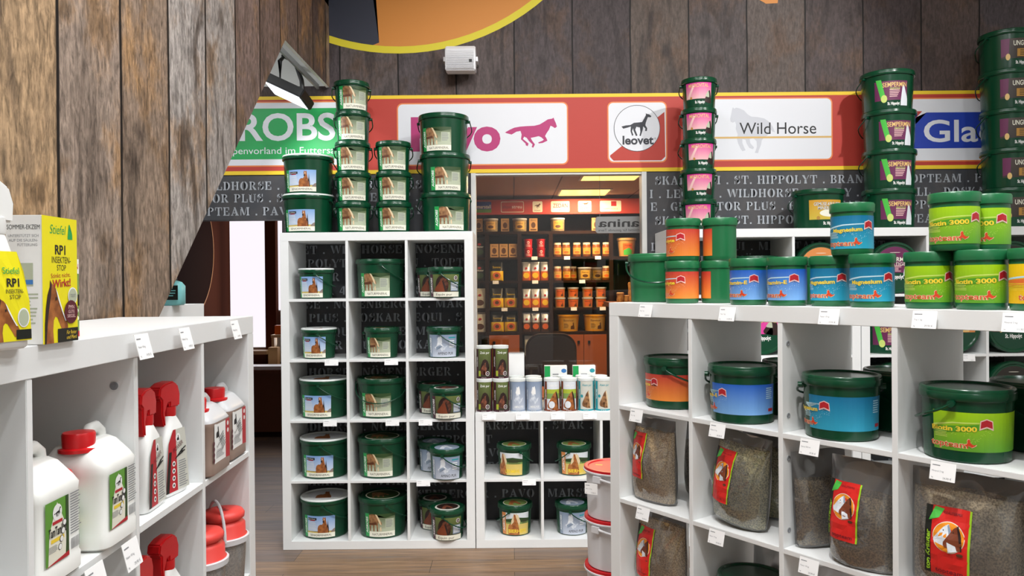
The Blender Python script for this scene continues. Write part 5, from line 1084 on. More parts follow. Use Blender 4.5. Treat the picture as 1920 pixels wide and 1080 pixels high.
def canister(body, liquid=None, hh=.2, w=.15, d=.125, lab=None, cap=True):
    t = empty('canister'); b = MB(); hw, hd = w / 2, d / 2
    secs = [(0, hw - .008, hd - .008, 0, 0, 7), (.006, hw, hd, 0, 0, 7), (.03, hw, hd, 0, 0, 7), (.034, hw - .002, hd - .002, 0, 0, 7), (hh * .66, hw - .002, hd - .002, 0, 0, 7), (hh * .72, hw, hd, 0, 0, 6), (hh * .78, hw - .004, hd - .006, 0, 0, 5), (hh * .9, hw * .82, hd * .6, .004, .004, 4), (hh * .93, hw * .7, hd * .45, .006, .004, 3)]
    b.loft(secs, 44)
    if liquid:
        n = 44; k = 5  # the filling shows through below the shoulder
        for f in range(len(b.f)):
            if f < n * k: b.m[f] = 1
    b.build('body', [body, liquid or body], t, 50)
    b = MB(); b.tube([(-.0, .004, hh * .84), (.002, .004, hh * .96), (.014, .004, hh * 1.01), (.036, .004, hh * 1.015), (.05, .004, hh * .97), (.054, .004, hh * .82)], [.012, .012, .011, .011, .011, .012], 12); b.build('handle', body, t, 60)
    if cap:
        b = MB(); cx, zz = -hw * .48, hh * .86
        b.lathe([(.034, zz), (.034, zz + .006), (.027, zz + .008), (.028, zz + .03), (.026, zz + .034), (0, zz + .035)], 28, cx, 0); b.lathe([(.022, zz - .03), (.022, zz)], 24, cx, 0)
        b.build('screw_cap', M['red_plastic'], t, 35)
    a = Art()
    if lab == 'green':
        x0, x1, z0, z1 = -hw * .78, hw * .84, .036, hh * .66; xm = x0 + (x1 - x0) * .62
        a.rect(x0, z0, xm, z1, 'label_green'); a.poly([(x0 + .006, z0), (x0 + .01, z0 + .05), ((x0 + xm) / 2, z1 - .004), (xm - .006, z0 + .05), (xm - .01, z0)], 'cream'); a.rect(xm - .008, z0, xm, z1, 'leaf_dark'); a.poly([(x0, z0), (xm, z0 + .008), (xm, z0), (x0, z0)][:3], 'red_badge')
        a.ell((x0 + xm) / 2, z1 - .02, .013, .013, 'white_print'); a.fit(TROT, (x0 + xm) / 2 - .01, z1 - .027, (x0 + xm) / 2 + .01, z1 - .013, 'ink'); a.rect((x0 + xm) / 2 - .014, z1 - .038, (x0 + xm) / 2 + .014, z1 - .033, 'red_badge')
        a.text('TamTamVet', (x0 + xm) / 2, z1 - .056, .014, 'ink', w=.05, bold=.02); a.rect(x0 + .014, z1 - .066, xm - .014, z1 - .06, 'title_yellow'); a.greek(x0 + .008, z0 + .018, xm - .03, z1 - .07, 6, 'grey_ink', 3)
        for k in range(4): a.ell(xm - .014 - .004 * k, z0 + .048 - .012 * k + .01, .0055, .0055, 'ink', 14); a.ell(xm - .014 - .004 * k, z0 + .048 - .012 * k + .01, .0045, .0045, 'white_print', 14)
        a.greek(xm + .006, z0 + .03, x1, z1, 16, 'grey_ink', 7)
        for k in range(10): a.rect(xm + .008 + k * .0026, z0 + .006, xm + .0094 + k * .0026, z0 + .024, 'grey_ink')
    elif lab == 'white':
        x0, x1, z0, z1 = -hw * .7, hw * .8, .03, hh * .7; a.rect(x0, z0, x1, z1, 'white_print'); a.rect(x1 - .03, z0, x1, z1, 'red_badge'); a.fit(STAND, x0 + .012, z1 - .036, x0 + .036, z1 - .008, 'ink')
        for k in range(6): a.line(x0 + .03 + k * .004, z1 - .04 - k * .006, x0 + .062 + k * .002, z1 - .026 - k * .006, .0025, 'ink')
        a.text('Power Phaser', x0 + .034, z1 - .05, .008, 'ink', w=.05, rot=30); a.greek(x0 + .01, z0 + .012, x1 - .04, z1 - .065, 8, 'grey_ink', 4)
        for k in range(2): a.ell(x1 - .014, z1 - .012 - k * .018, .006, .006, 'white_print', 14)
        for k in range(4): a.ell(x0 - .004, z0 + .01 + k * .014, .006, .006, 'dark_badge', 12)
    if a.ops: a.build('label', on_front(-hd + .0014), t)
    return t
GC = 'white canisters in the plank-wall shelf'
near_put(canister(M['milk_plastic'], None, .205, .13, .13, 'green'), -.792, 1.246, N3, 0, 'white canister with green label at the front of the cell, cap hidden', 'canister', GC)
near_put(canister(M['milk_plastic'], None, .205, .13, .13, 'green'), -.79, 1.434, N3, 0, 'white canister with big red screw cap and green label beside the divider', 'canister', GC)
near_put(canister(M['milk_plastic'], None, .205, .13, .13, None, False), -.95, 1.27, N3, 0, 'white canister standing behind the two green-labelled canisters', 'canister', GC)
GB = 'brown-filled canisters in the plank-wall shelf'
near_put(canister(M['smoke_plastic'], M['brown_liquid'], .185, .145, .11, 'white'), -.795, 1.962, N3, 0, 'brown-filled canister with white label at the front of the cell', 'canister', GB)
near_put(canister(M['smoke_plastic'], M['brown_liquid'], .19, .145, .11, 'white'), -.81, 2.128, N3, 0, 'brown-filled canister with red cap at the end of the shelf', 'canister', GB)
def sprayer(lab):
    t = empty('trigger_sprayer'); b = MB()
    b.loft([(0, .046, .026, 0, 0, 5), (.005, .05, .03, 0, 0, 5), (.12, .04, .027, .004, 0, 5), (.15, .034, .025, .007, 0, 4), (.168, .022, .019, .01, 0, 3), (.18, .015, .015, .012, 0, 2)], 36); b.build('body', M['white_print'], t, 50)
    b = MB(); b.lathe([(.0, .176), (.017, .176), (.018, .18), (.018, .198), (0, .198)], 24, .012, 0); b.build('collar', M['red_plastic'], t, 40)
    hd = trigger(t, .196, M['red_plastic'], .016); hd.location = (.012, 0, 0)
    a = Art(); a.poly([(-.046, .01), (.046, .01), (.038, .12), (.034, .148), (-.012, .148), (-.03, .12)], 'pale_grey_print'); a.poly([(-.046, .01), (.0, .01), (-.002, .148), (-.012, .148), (-.03, .12)], 'red_badge'); a.poly([(-.046, .01), (-.034, .01), (-.02, .1), (-.03, .1)], 'label_black')
    for k in range(4): a.ell(-.016 + .001 * k, .024 + .016 * k, .006, .006, 'white_print', 14); a.ell(-.016 + .001 * k, .024 + .016 * k, .003, .003, 'ink', 10)
    a.ell(.006, .128, .009, .01, 'white_print', 18); a.fit(STAND, .001, .122, .011, .134, 'ink')
    for k in range(5): a.line(-.006 + .006 * k, .082 + .004 * k, .022 + .003 * k, .1 + .001 * k - .008 * (k % 2), .003, 'ink')
    a.text('POWER', .006, .104, .01, 'dark_badge', w=.04, rot=24); a.greek(.006, .014, .04, .076, 12, 'grey_ink', 3)
    a.build('label', lambda x, y, o: (x, -(.0305 - .003 * max(0, y) / .12 + o + .0006), y), t, step=.02); return t
GSp = 'red-headed sprayers in the plank-wall shelf'
KINDS['sprayer'] = lambda: sprayer(1)
def put_sprayer(X, Y, z, rot, lab): place('sprayer', (X, Y, z), TL + R(rot), lab, 'spray bottle', GSp)
put_sprayer(-.87, 1.59, N3, -6, 'red-headed sprayer mostly hidden by the divider in the upper row'); put_sprayer(-.79, 1.645, N3, 2, 'red-headed sprayer in the middle of the upper-row trio'); put_sprayer(-.795, 1.762, N3, -10, 'red-headed sprayer at the end of the upper-row trio with its label in view')
put_sprayer(-.90, 1.62, N2, 0, 'red sprayer head at the back by the divider in the lower row'); put_sprayer(-.79, 1.62, N2 - 0, 0, 'red sprayer head in front in the lower row'); put_sprayer(-.80, 1.76, N2, -8, 'red sprayer head apart from the other two in the lower row')
# aerosol can between the canisters
t = empty('aerosol_can'); b = MB(); b.lathe([(0, 0), (.024, 0), (.0255, .003), (.0255, .112), (.023, .117)], 32); b.build('body', M['label_green'], t, 40)
b = MB(); b.lathe([(.0245, .113), (.0245, .12), (.024, .122)], 32); b.build('ring', M['white_print'], t, 40)
b = MB(); b.lathe([(.0245, .12), (.0245, .142), (.02, .154), (.01, .16), (0, .161)], 32); b.build('cap', M['red_plastic'], t, 60)
a = Art(); a.rect(-.04, .004, .04, .012, 'red_badge'); a.ell(0, .094, .012, .012, 'white_print'); a.fit(TROT, -.009, .088, .009, .1, 'ink'); a.text('TamTamVet', 0, .068, .012, 'ink', w=.04); a.rect(-.016, .056, .016, .062, 'title_yellow'); a.text('Gel', 0, .044, .008, 'red_badge'); a.greek(-.014, .016, .012, .04, 4, 'white_print'); a.build('label', on_cone(.0258, .0258, .12), t, step=.008)
near_put(t, -.79, 1.34, N3, 30, 'slim green can with red cap between the two white canisters', 'spray can')
# lower row: tubs with stepped red lids, one yellow-green bottle at the edge
def tub():
    t = empty('lick_tub'); b = MB(); b.lathe([(0, 0), (.05, 0), (.052, .004), (.06, .13)], 36); b.build('body', M['clear_tub'], t, 40)
    b = MB(); b.lathe([(0, .003), (.046, .003), (.055, .11), (0, .115)], 30); b.build('filling', M['herb_grey'], t, 40)
    b = MB(); b.lathe([(.0605, .122), (.066, .124), (.067, .138), (.062, .14)], 36); b.build('rim', M['bucket_white'], t, 40)
    b = MB(); b.lathe([(.062, .139), (.058, .142), (.057, .17), (.05, .178), (.046, .182), (.055, .188), (.056, .198), (.05, .207), (.02, .211), (0, .211)], 40); lid = b.build('stepped_lid', M['coral_plastic'], t, 60)
    a = Art(); a.text('PAVO', 0, -.006, .016, 'dark_badge', w=.05, shear=.2); a.build('lid_print', lambda x, y, o: (x, y, .2112 + o), lid)
    b = MB(); b.tube([(.064 * math.cos(R(q)), .02, .135 + .1 * math.sin(R(q))) for q in range(0, 181, 12)], .004, 6); b.build('handle', M['bucket_white'], t, 60); return t
KINDS['tub'] = tub
for X, Y, lab in ((-.8, 2.125, 'tub with stepped red lid and upright white handle at the end of the shelf'), (-.79, 1.945, 'tub with stepped red lid in front of the handled tub'), (-.775, 1.84 + .06, 'tub with red lid at the bottom edge next to the divider')):
    place('tub', (X, Y, N2 - (.06 if 'bottom' in lab else 0) * 0), TL + R(40), lab, 'tub', 'tubs with stepped red lids') if 'bottom' not in lab else None
t = spray_bottle(); a = Art(); a.poly([(-.037, .012), (.037, .012), (.034, .07), (.027, .112), (-.027, .112), (-.034, .07)], 'olive'); a.ell(.02, .04, .012, .012, 'ink'); a.text('Vet', .01, .07, .014, 'red_badge'); a.build('label', lambda x, y, o: (x, -(bottle_d(y) + o + .0006), y), t, step=.02)
near_put(t, -.765, 1.05, N3, 0, 'white spray bottle with olive label cut by the picture edge in the upper row', 'spray bottle')
# price cards of this shelf
def near_tag(px, z, lab, sd, w=.06, h=.05):
    r = ray(px, 540); k = r.x / r.y; a = near_w(0, -.012); e = near_w(1, -.012) - a; s = (k * a.y - a.x) / (e.x - k * e.y)
    p = near_w(s, -.012, z); price_tag(p, TL, lab, w, h, 14, sd)
near_tag(262, NT - .004, 'white price card on the plank-wall shelf top edge above the canisters', 61); near_tag(343, NT - .004, 'white price card on the plank-wall shelf top edge above the sprayers', 62); near_tag(437, NT - .004, 'white price card on the plank-wall shelf top edge above the brown canisters', 63)
near_tag(235, N3 - .004, 'white price card under the red-capped white canister', 64, .06, .052); near_tag(168, N3 - .004, 'white price card at the bottom edge under the slim green can', 65, .06, .052)
# ------------------------------------------------------------------ side passage behind the plank partition
PW = -3.23
b = MB(); b.box(PW - .1, PW, 5.07, 9.0, 0, 2.9); wp_ = structure(b.build('wall_passage_side', M['brown_wall'], smooth=0))
a = Art(); a.ell(7.66, 1.94, .73, .73, 'disc_orange', 64); a.ell(7.66, 1.94, .715, .715, 'brown_disc', 64); a.build('round_print', lambda x, y, o: (PW + .001 + o, x, y), wp_)
b = MB(); b.box(-3.33, -1.3, 8.9, 9.0, 0, .84); b.box(-3.33, -1.3, 8.9, 9.0, 2.55, 2.9); b.box(-2.78, -2.68, 8.9, 9.0, .84, 2.55); b.box(-1.5, -1.3, 8.9, 9.0, .84, 2.55); structure(b.build('wall_passage_end', M['brown_wall'], smooth=0))
b = MB(); b.box(-1.4, -1.3, 5.07, 8.9, 0, 2.9); structure(b.build('wall_passage_inner', M['brown_wall'], smooth=0))
b = MB(); b.box(-3.33, -1.3, 5.07, 9.0, 2.9, 3.0); structure(b.build('ceiling_annex', M['white_paint'], smooth=0))
for x0, x1, z0, lab in ((-3.22, -2.79, .86, 'bright white roller blind over the wide window in the passage'), (-2.67, -1.6, 1.28, 'bright white roller blind partly raised behind the brown post')):
    t = empty('roller_blind', ((x0 + x1) / 2, 8.84, z0)); w_ = (x1 - x0) / 2; b = MB(); b.box(-w_, w_, -.002, .002, 0, 2.5 - z0); b.build('cloth', M['blind_glow'], t, 0)
    b = MB(); b.tube([(-w_, 0, 2.52 - z0), (w_, 0, 2.52 - z0)], .025, 14); b.build('roller_tube', M['white_paint'], t); b = MB(); b.box(-w_, w_, -.006, .006, -.014, .0); b.build('bottom_bar', M['white_paint'], t, 0); tag(t, lab, 'blind')
b = MB(); b.box(-2.79, -2.67, 8.74, 8.9, 0, 2.9); structure(b.build('trim_1', M['brown_wall'], smooth=0))
b = MB(); b.box(-3.2, -2.72, 8.55, 8.74, .80, .84); structure(b.build('trim_2', M['sill_wood'], smooth=0))
t = empty('counter', (-2.35, 8.2, 0)); b = MB(); b.box(-.75, .7, -.3, .3, .66, .7); b.build('worktop', M['desk_wood'], t, 0, bevel=.004)
b = MB(); b.box(-.73, .68, -.27, .28, .06, .66); b.build('body', M['desk_wood'], t, 0); b = MB(); b.box(-.7, .66, -.22, .26, 0, .06); b.build('plinth', M['dark_wood'], t, 0); tag(t, 'brown wooden counter below the blinds in the passage', 'counter')
b = MB(); b.box(-.28, .3, -.1, .12, 0, .03); o = b.build('paper_pile', M['white_paper'], None, 0); o.location = (-2.5, 8.05, .7005); tag(o, 'pile of white papers lying on the brown passage counter', 'papers')
def small_box(name, x, y, z, w_, d_, h_, m, lab, cat, grp=None):
    b = MB(); b.box(-w_ / 2, w_ / 2, -d_ / 2, d_ / 2, 0, h_); o = b.build(name, M[m], None, 0, bevel=.004); o.location = (x, y, z); tag(o, lab, cat, grp); return o
t = empty('wall_rack', (-2.45, 8.6, 1.02)); b = MB(); b.box(-.2, .5, -.12, .28, -.03, 0); b.build('rack_board', M['sill_wood'], t, 0); [(lambda b: (b.box(x_, x_ + .03, -.1, .28, -.32, -.03), b.build('bracket', M['sill_wood'], t, 0)))(MB()) for x_ in (-.2, .47)]; tag(t, 'small pale rack board above the counter beside the brown post', 'rack')
small_box('goods_box', -2.58, 8.6, 1.021, .1, .1, .1, 'bag_orange', 'small orange box on the pale rack board', 'box'); small_box('goods_box', -2.47, 8.6, 1.021, .1, .12, .18, 'label_black', 'small black box on the pale rack board', 'box'); small_box('goods_box', -2.56, 8.68, 1.122, .12, .08, .2, 'pail_green', 'green box standing highest on the pale rack board', 'box') if 0 else None
small_box('goods_box', -2.56, 8.3, .7005, .1, .1, .2, 'kraft', 'brown carton standing on the passage counter', 'box')
# display shelf end and turquoise bottle beyond the partition
t = empty('display_box', (-1.38, 2.86, 0)); b = MB(); b.box(-.22, .16, -.2, .2, 1.455, 1.495); b.build('top_board', M['white_board'], t, 0); b = MB(); b.box(-.22, .16, -.2, .2, 0, 1.455); b.build('body', M['white_board'], t, 0)
tag(t, 'white display box whose top shows past the plank partition', 'display')
t = empty('care_bottle', (-1.245, 2.8, 1.4956)); b = MB(); b.loft([(0, .05, .03, 0, 0, 4), (.006, .056, .034, 0, 0, 4), (.07, .056, .034, 0, 0, 4), (.084, .046, .03, 0, 0, 3), (.09, .03, .024, 0, 0, 2)], 36); b.build('body', M['teal_liquid'], t, 50)
b = MB(); b.lathe([(0, .088), (.03, .088), (.03, .106), (0, .106)], 28); b.build('collar', M['label_black'], t, 40); b = MB(); b.lathe([(0, .106), (.018, .106), (.018, .13), (.012, .136), (0, .136)], 24); b.build('cap', M['coral_plastic'], t, 40)
a = Art(); a.rect(-.05, .02, .05, .072, 'label_black'); a.fit(STAND, -.045, .024, -.012, .07, 'teal_liquid'); a.greek(-.004, .03, .044, .066, 4, 'teal_liquid'); a.build('label', on_front(-.0345), t); tag(t, 'turquoise bottle with black label and pinkish cap beyond the plank partition', 'bottle')
# floodlight in the slanted opening
t = empty('floodlight', (-1.32, 4.62, 2.72)); 
b = MB(); b.box(-.13, .13, -.028, .028, -.1, .1); hs = b.build('housing', M['black_plastic'], t, 0, bevel=.006); b = MB(); b.box(-.115, .115, -.031, -.0285, -.085, .085); ln = b.build('lens', M['flood_lens'], hs, 0)
hs.rotation_euler = (R(78), R(26), R(-8))
b = MB(); b.tube([(-.07, .06, .0), (-.07, .06, .2), (-.03, .06, .24), (.03, .06, .17), (.06, .06, .08), (.07, .06, -.03)], .014, 8); b.tube([(-.05, .06, .23), (-.05, .2, .25), (-.05, .349, .25)], .012, 8); b.build('bracket', M['black_plastic'], t); tag(t, 'black floodlight on a curved bracket in the slanted wall opening', 'floodlight')
d = bpy.data.lights.new('floodlight_beam', 'SPOT'); d.energy = 9; d.spot_size = R(110); d.shadow_soft_size = .08; o = bpy.data.objects.new('floodlight_beam', d); o.location = (-1.30, 4.55, 2.62); o.rotation_euler = (R(20), R(-20), 0); C.objects.link(o)
b = MB(); b.box(-1.235, -1.222, 4.02, 4.95, 2.815, 2.845); o = b.build('curtain_rail', M['steel'], None, 0); tag(o, 'thin metal rail along the upper edge of the slanted wall opening', 'rail')
# loudspeaker
t = empty('loudspeaker', at_y(864, 113, 4.86)); b = MB(); b.prism([(-.06, -.078), (-.066, .05), (-.03, .082), (.07, .06), (.07, -.07)], -.094, .094, lambda y, z, x: (x, y, z)); b.build('cabinet', M['bucket_white'], t, 30, bevel=.006)
b = MB()
for k in range(15): b.box(-.084, .084, -.0685 + .0004 * (15 - k) * 0, -.06, -.066 + k * .0078, -.0625 + k * .0078)
g = b.build('grille', M['bucket_white'], t, 0); b = MB(); b.box(.055, .073, -.0705, -.066, -.03, -.012); b.build('badge', M['ink'], t, 0)
b = MB(); b.box(-.108, -.09, -.02, .05, -.012, .016); b.box(.09, .108, -.02, .05, -.012, .016); b.box(-.108, .108, .072, .1085, -.012, .016); b.box(-.108, -.1, .04, .1, -.012, .016); b.box(.1, .108, .04, .1, -.012, .016); b.build('bracket', M['bucket_white'], t, 0); tag(t, 'white wall loudspeaker below the orange round print', 'loudspeaker')

# ------------------------------------------------------------------ room behind the glass
RZ = 2.45; FY = 7.8; FB = 8.15
b = MB(); b.box(-1.3, 2.3, FB, FB + .1, 0, RZ); structure(b.build('wall_store', M['dark_wood'], smooth=0))
for x0, x1, n in ((-1.3, -1.2, 'wall_store_side'), (2.2, 2.3, 'wall_store_end')):
    b = MB(); b.box(x0, x1, 5.07, FB, 0, RZ); structure(b.build(n, M['brown_wall'], smooth=0))
b = MB(); b.box(-1.3, 2.3, 5.07, FB + .1, RZ, RZ + .1); ce = structure(b.build('ceiling_store', M['beige_ceiling'], smooth=0))
a = Art()
for x in (-.78, .02, .42, 1.22): a.rect(x, 5.1, x + .012, FB, 'ceiling_joint')
a.build('panel_joints', lambda x, y, o: (x, y, RZ - .0006), ce)
for (x0, x1, y0, y1, lab) in ((.58, 1.08, 6.2, 6.68, 'glowing ceiling panel nearer the window in the room behind the glass'), (.46, .96, 7.3, 7.82, 'glowing ceiling panel farther from the window in the room behind the glass')):
    t = empty('ceiling_panel_light', ((x0 + x1) / 2, (y0 + y1) / 2, RZ)); w_, h_ = (x1 - x0) / 2, (y1 - y0) / 2; b = MB(); b.box(-w_, w_, -h_, h_, -.008, -.0005); b.build('frame', M['white_paint'], t, 0); b = MB(); b.box(-w_ + .02, w_ - .02, -h_ + .02, h_ - .02, -.0095, -.0082); b.build('diffuser', M['panel_glow'], t, 0); tag(t, lab, 'ceiling light', 'panels in the store ceiling')
def fx(px): return at_y(px, 480, FY).x
def fz(py): return at_y(1040, py, FY).z
# dark wall unit
t = empty('wall_unit', (0, FY, 0)); 
zs = [fz(622), fz(577), fz(526), fz(481.5), fz(433)]
b = MB(); b.box(-1.15, fx(1205), 0, .3, zs[4] - .03, zs[4]); b.build('top_board', M['dark_wood'], t, 0)
for z in zs[:4]: b = MB(); b.box(-1.15, fx(1150), .002, .3, z - .022, z); b.build('shelf_board', M['dark_wood'], t, 0)
for px in (843, 913, 974, 1033, 1146): x = fx(px); b = MB(); b.box(x - .02, x + .02, 0, .3, 0, zs[4] - .03); b.build('upright', M['dark_wood'], t, 0)
for p0, p1 in ((916, 972.5), (1034.5, 1092.5), (1093.5, 1142)):
    b = MB(); b.box(fx(p0), fx(p1), -.018, 0, .08, zs[0] - .03); dr = b.build('door', M['cabinet_wood'], t, 0); xx = fx(p0) + .05 if p0 != 1034.5 else fx(p1) - .05; b = MB(); b.box(xx - .012, xx + .012, -.036, -.018, zs[0] - .12, zs[0] - .09); b.build('handle', M['black_plastic'], dr, 0)
tag(t, 'dark wooden wall unit full of goods in the room behind the glass', 'wall unit')
# red sign band and its little signs
b = MB(); b.box(-1.19, 2.19, FY + .02, FY + .1, fz(401), fz(373)); bandz = (fz(401), fz(373)); sb = tag(b.build('sign_band', M['banner_red'], None, 0), 'red band of small brand signs above the dark wall unit', 'sign'); 
a = Art(); zc = (bandz[0] + bandz[1]) / 2; hz = .055
def sg(p0, p1, m): a.poly(rrect(fx(p0), zc - hz, fx(p1), zc + hz, .012), m); return (fx(p0) + fx(p1)) / 2
x = sg(893, 922, 'logo_blue'); a.rect(fx(893), zc - hz, fx(922), zc - .02, 'label_green'); a.text('marstall', fx(908), zc - .012, .035, 'white_print', w=.14, bold=.02)
x = sg(940, 983, 'cream'); a.poly(rrect(fx(941), zc - hz + .006, fx(982), zc + hz - .006, .01), 'banner_red'); a.text('streu', fx(970), zc - .014, .034, 'white_print', w=.1); a.text('allspan', fx(951), zc - .014, .03, 'dark_badge', w=.09)
x = sg(999.5, 1018, 'cream'); a.fit(GALLOP, x - .03, zc - .02, x + .03, zc + .035, 'kraft_ink'); a.text('HORSE', x, zc - .045, .014, 'kraft_ink', w=.06)
x = sg(1034, 1069, 'cream'); a.text('ZEDAN', x, zc - .01, .04, 'red_badge', w=.15, bold=.015); a.text('bio', x, zc - .04, .016, 'kraft_ink')
x = sg(1085, 1110, 'cream'); a.text('Stiefel', x, zc - .03, .034, 'kraft_ink', w=.1, shear=.3, rot=8); a.fit(GALLOP, x - .03, zc + .01, x + .04, zc + .04, 'kraft_ink')
x = sg(1126, 1166, 'cream'); a.text('HAPPY HORSE', x, zc - .035, .016, 'kraft', w=.15); a.rect(fx(1147), zc, fx(1157), zc + .05, 'red_badge')
a.build('sign_print', on_front(FY + .02), sb)
# mirrored silver sign seen from behind, hanging just past the pane
t = empty('hanging_sign', (0, 5.2, 0)); x0 = at_y(1108, 420, 5.2).x; x1 = at_y(1208, 420, 5.2).x + .15; z0, z1 = at_y(1150, 437, 5.2).z, at_y(1150, 406, 5.2).z
b = MB(); b.prism(rrect(x0 + .03, z0, x1, z1, .02), -.004, .004, lambda x, z, y: (x, y, z)); b.build('plate', M['silver_sign'], t, 0)
a = Art(); xm = at_y(1165, 420, 5.2).x; a.text('canina', xm + .01, z0 + .042, .052, 'ink', w=.33, mirror=True, bold=.02); a.text('Futtermittel für gesunde Tiere', xm + .01, z0 + .012, .016, 'ink', w=.33, mirror=True); a.build('sign_print', on_front(-.004), t)
b = MB()
for x in (x0 + .06, x1 - .05): b.tube([(x, 0, z1), (x, 0, RZ)], .0015, 5)
b.build('wire', M['steel'], t); tag(t, 'silver sign with mirrored lettering hanging just behind the shop window', 'sign')
# goods of the wall unit
def k_jar():
    t = empty('glass_jar'); b = MB(); b.lathe([(0, 0), (.04, 0), (.043, .005), (.043, .1), (.036, .118), (.034, .125)], 24); b.build('body', M['jar_fill'], t, 50)
    b = MB(); b.lathe([(.037, .122), (.037, .142), (0, .144)], 24); b.build('lid', M['cap_cream'], t, 40); a = Art(); a.rect(-.045, .025, .045, .09, 'jar_tan'); a.ell(.0, .045, .025, .014, 'bag_orange'); a.text('Snack', 0, .07, .013, 'kraft_ink', w=.05); a.build('label', on_cone(.0434, .0434, .14), t, step=.012); return t
def k_drum():
    t = empty('snack_drum'); b = MB(); b.lathe([(0, 0), (.066, 0), (.068, .004), (.07, .118)], 28); b.build('body', M['herb_brown'], t, 50); b = MB(); b.lathe([(.072, .116), (.074, .118), (.074, .132), (0, .134)], 28); b.build('lid', M['smoke_plastic'], t, 40)
    a = Art(); a.rect(-.05, .02, .05, .1, 'jar_tan'); a.ell(0, .045, .028, .016, 'kraft_ink'); a.text('Natur', 0, .072, .018, 'kraft_ink', w=.07); a.build('label', on_cone(.0705, .0705, .12), t, step=.012); return t
def k_carton():
    t = empty('kraft_carton'); b = MB(); b.box(-.042, .042, 0, .06, 0, .135); b.build('box', M['kraft'], t, 0); a = Art(); a.ell(0, .065, .022, .03, 'kraft_ink'); a.rect(-.03, .012, .03, .026, 'kraft_ink'); a.text('Bio', 0, .108, .014, 'kraft_ink', w=.05); a.build('box_print', on_front(0), t); return t
def k_tub():
    t = empty('treat_tub'); b = MB(); b.lathe([(0, 0), (.038, 0), (.043, .08)], 24); b.build('body', M['tub_red'], t, 50); b = MB(); b.lathe([(.044, .078), (.046, .08), (.046, .09), (0, .0915)], 24); b.build('lid', M['tub_red'], t, 40)
    a = Art(); a.ell(0, .055, .012, .014, 'white_print', 14); a.ell(0, .055, .007, .009, 'tub_red', 12); a.greek(-.028, .01, .028, .036, 3, 'pink_pale'); a.build('label', on_cone(.0386, .0436, .08), t, step=.012); return t
def k_round():
    t = empty('paper_tub'); b = MB(); b.lathe([(0, 0), (.048, 0), (.054, .088)], 24); b.build('body', M['tub_tan'], t, 50); b = MB(); b.lathe([(.055, .086), (.058, .088), (.058, .1), (0, .1015)], 24); b.build('lid', M['smoke_plastic'], t, 40)
    a = Art(); a.rect(-.04, .01, .05, .078, 'bag_orange'); a.text('bewital', .0, .056, .014, 'dark_badge', w=.06); a.fit(STAND, .008, .012, .04, .05, 'kraft_ink'); a.build('label', on_cone(.0486, .0546, .088), t, step=.012); return t
def k_amber():
    t = empty('amber_bucket'); b = MB(); b.lathe([(0, 0), (.1, 0), (.112, .15)], 32); b.build('body', M['bucket_amber'], t, 50); b = MB(); b.lathe([(.113, .148), (.118, .15), (.118, .168), (0, .17)], 32); b.build('lid', M['bucket_amber'], t, 40)
    a = Art(); a.rect(-.06, .02, .09, .13, 'jar_tan'); a.text('Bewicat', .0, .1, .02, 'dark_badge', w=.1); a.fit(STAND, .02, .022, .07, .09, 'kraft_ink'); a.greek(-.05, .03, .0, .08, 4, 'kraft_ink'); a.build('label', on_cone(.1006, .1126, .15), t, step=.012); return t
def k_pack(front, badge, word, w_=.09, h_=.19, top='foil'):
    def f():
        t = empty('snack_bag'); b = MB(); b.loft([(0, w_ / 2, .03, 0, .03, 4), (.01, w_ / 2, .036, 0, .03, 4), (h_ * .5, w_ / 2 * .98, .034, 0, .03, 3), (h_ * .8, w_ / 2, .02, 0, .03, 3), (h_ * .95, w_ / 2, .004, 0, .03, 4), (h_, w_ / 2, .002, 0, .03, 4)], 28)
        n = 28
        for i in range(len(b.f)):
            if i >= n * 2: b.m[i] = 1
        b.build('pouch', [M[front], M[top]], t, 50); a = Art(); a.ell(0, h_ * .28, w_ * .34, h_ * .15, badge); a.text(word, 0, h_ * .5, h_ * .08, 'white_print', w=w_ * .7, bold=.02); a.ell(0, h_ * .66, w_ * .14, h_ * .06, 'red_badge', 14)
        a.build('bag_print', lambda x, y, o: (x, -.0065 - o, y), t); return t
    return f
def k_yellow():
    t = empty('flower_bag'); b = MB(); w_, h_ = .067, .2
    b.loft([(0, w_, .03, 0, .04, 5), (.01, w_, .042, 0, .04, 4), (.1, w_, .04, 0, .04, 3), (.12, w_ * .97, .03, 0, .04, 3), (.18, w_ * .95, .01, 0, .04, 3), (h_, w_ * .9, .003, 0, .04, 3)], 28)
    for i in range(len(b.f)):
        if i >= 28 * 2: b.m[i] = 1
    b.build('pouch', [M['bag_yellow'], M['bag_black']], t, 50); a = Art(); a.ell(0, .055, .04, .034, 'bag_orange'); a.ell(0, .055, .02, .018, 'kraft_ink'); a.text('Sonne', 0, .13, .02, 'title_yellow', w=.08); a.build('bag_print', lambda x, y, o: (x, -.004 - o, y), t); return t
def k_kbucket():
    t = empty('kraft_bucket'); b = MB(); b.lathe([(0, 0), (.076, 0), (.092, .165)], 32); b.build('body', M['tub_tan'], t, 50); b = MB(); b.lathe([(.092, .16), (.099, .162), (.099, .185), (0, .187)], 32); b.build('lid', M['kraft'], t, 40)
    a = Art(); a.rect(-.05, .01, .05, .13, 'bag_orange'); a.poly([(-.045, .012), (.045, .012), (.045, .06), (.01, .085), (-.045, .06)], 'lime_strip'); a.text('Pferde', 0, .1, .016, 'kraft_ink', w=.07); a.build('label', on_cone(.0766, .0926, .165), t, step=.012); return t
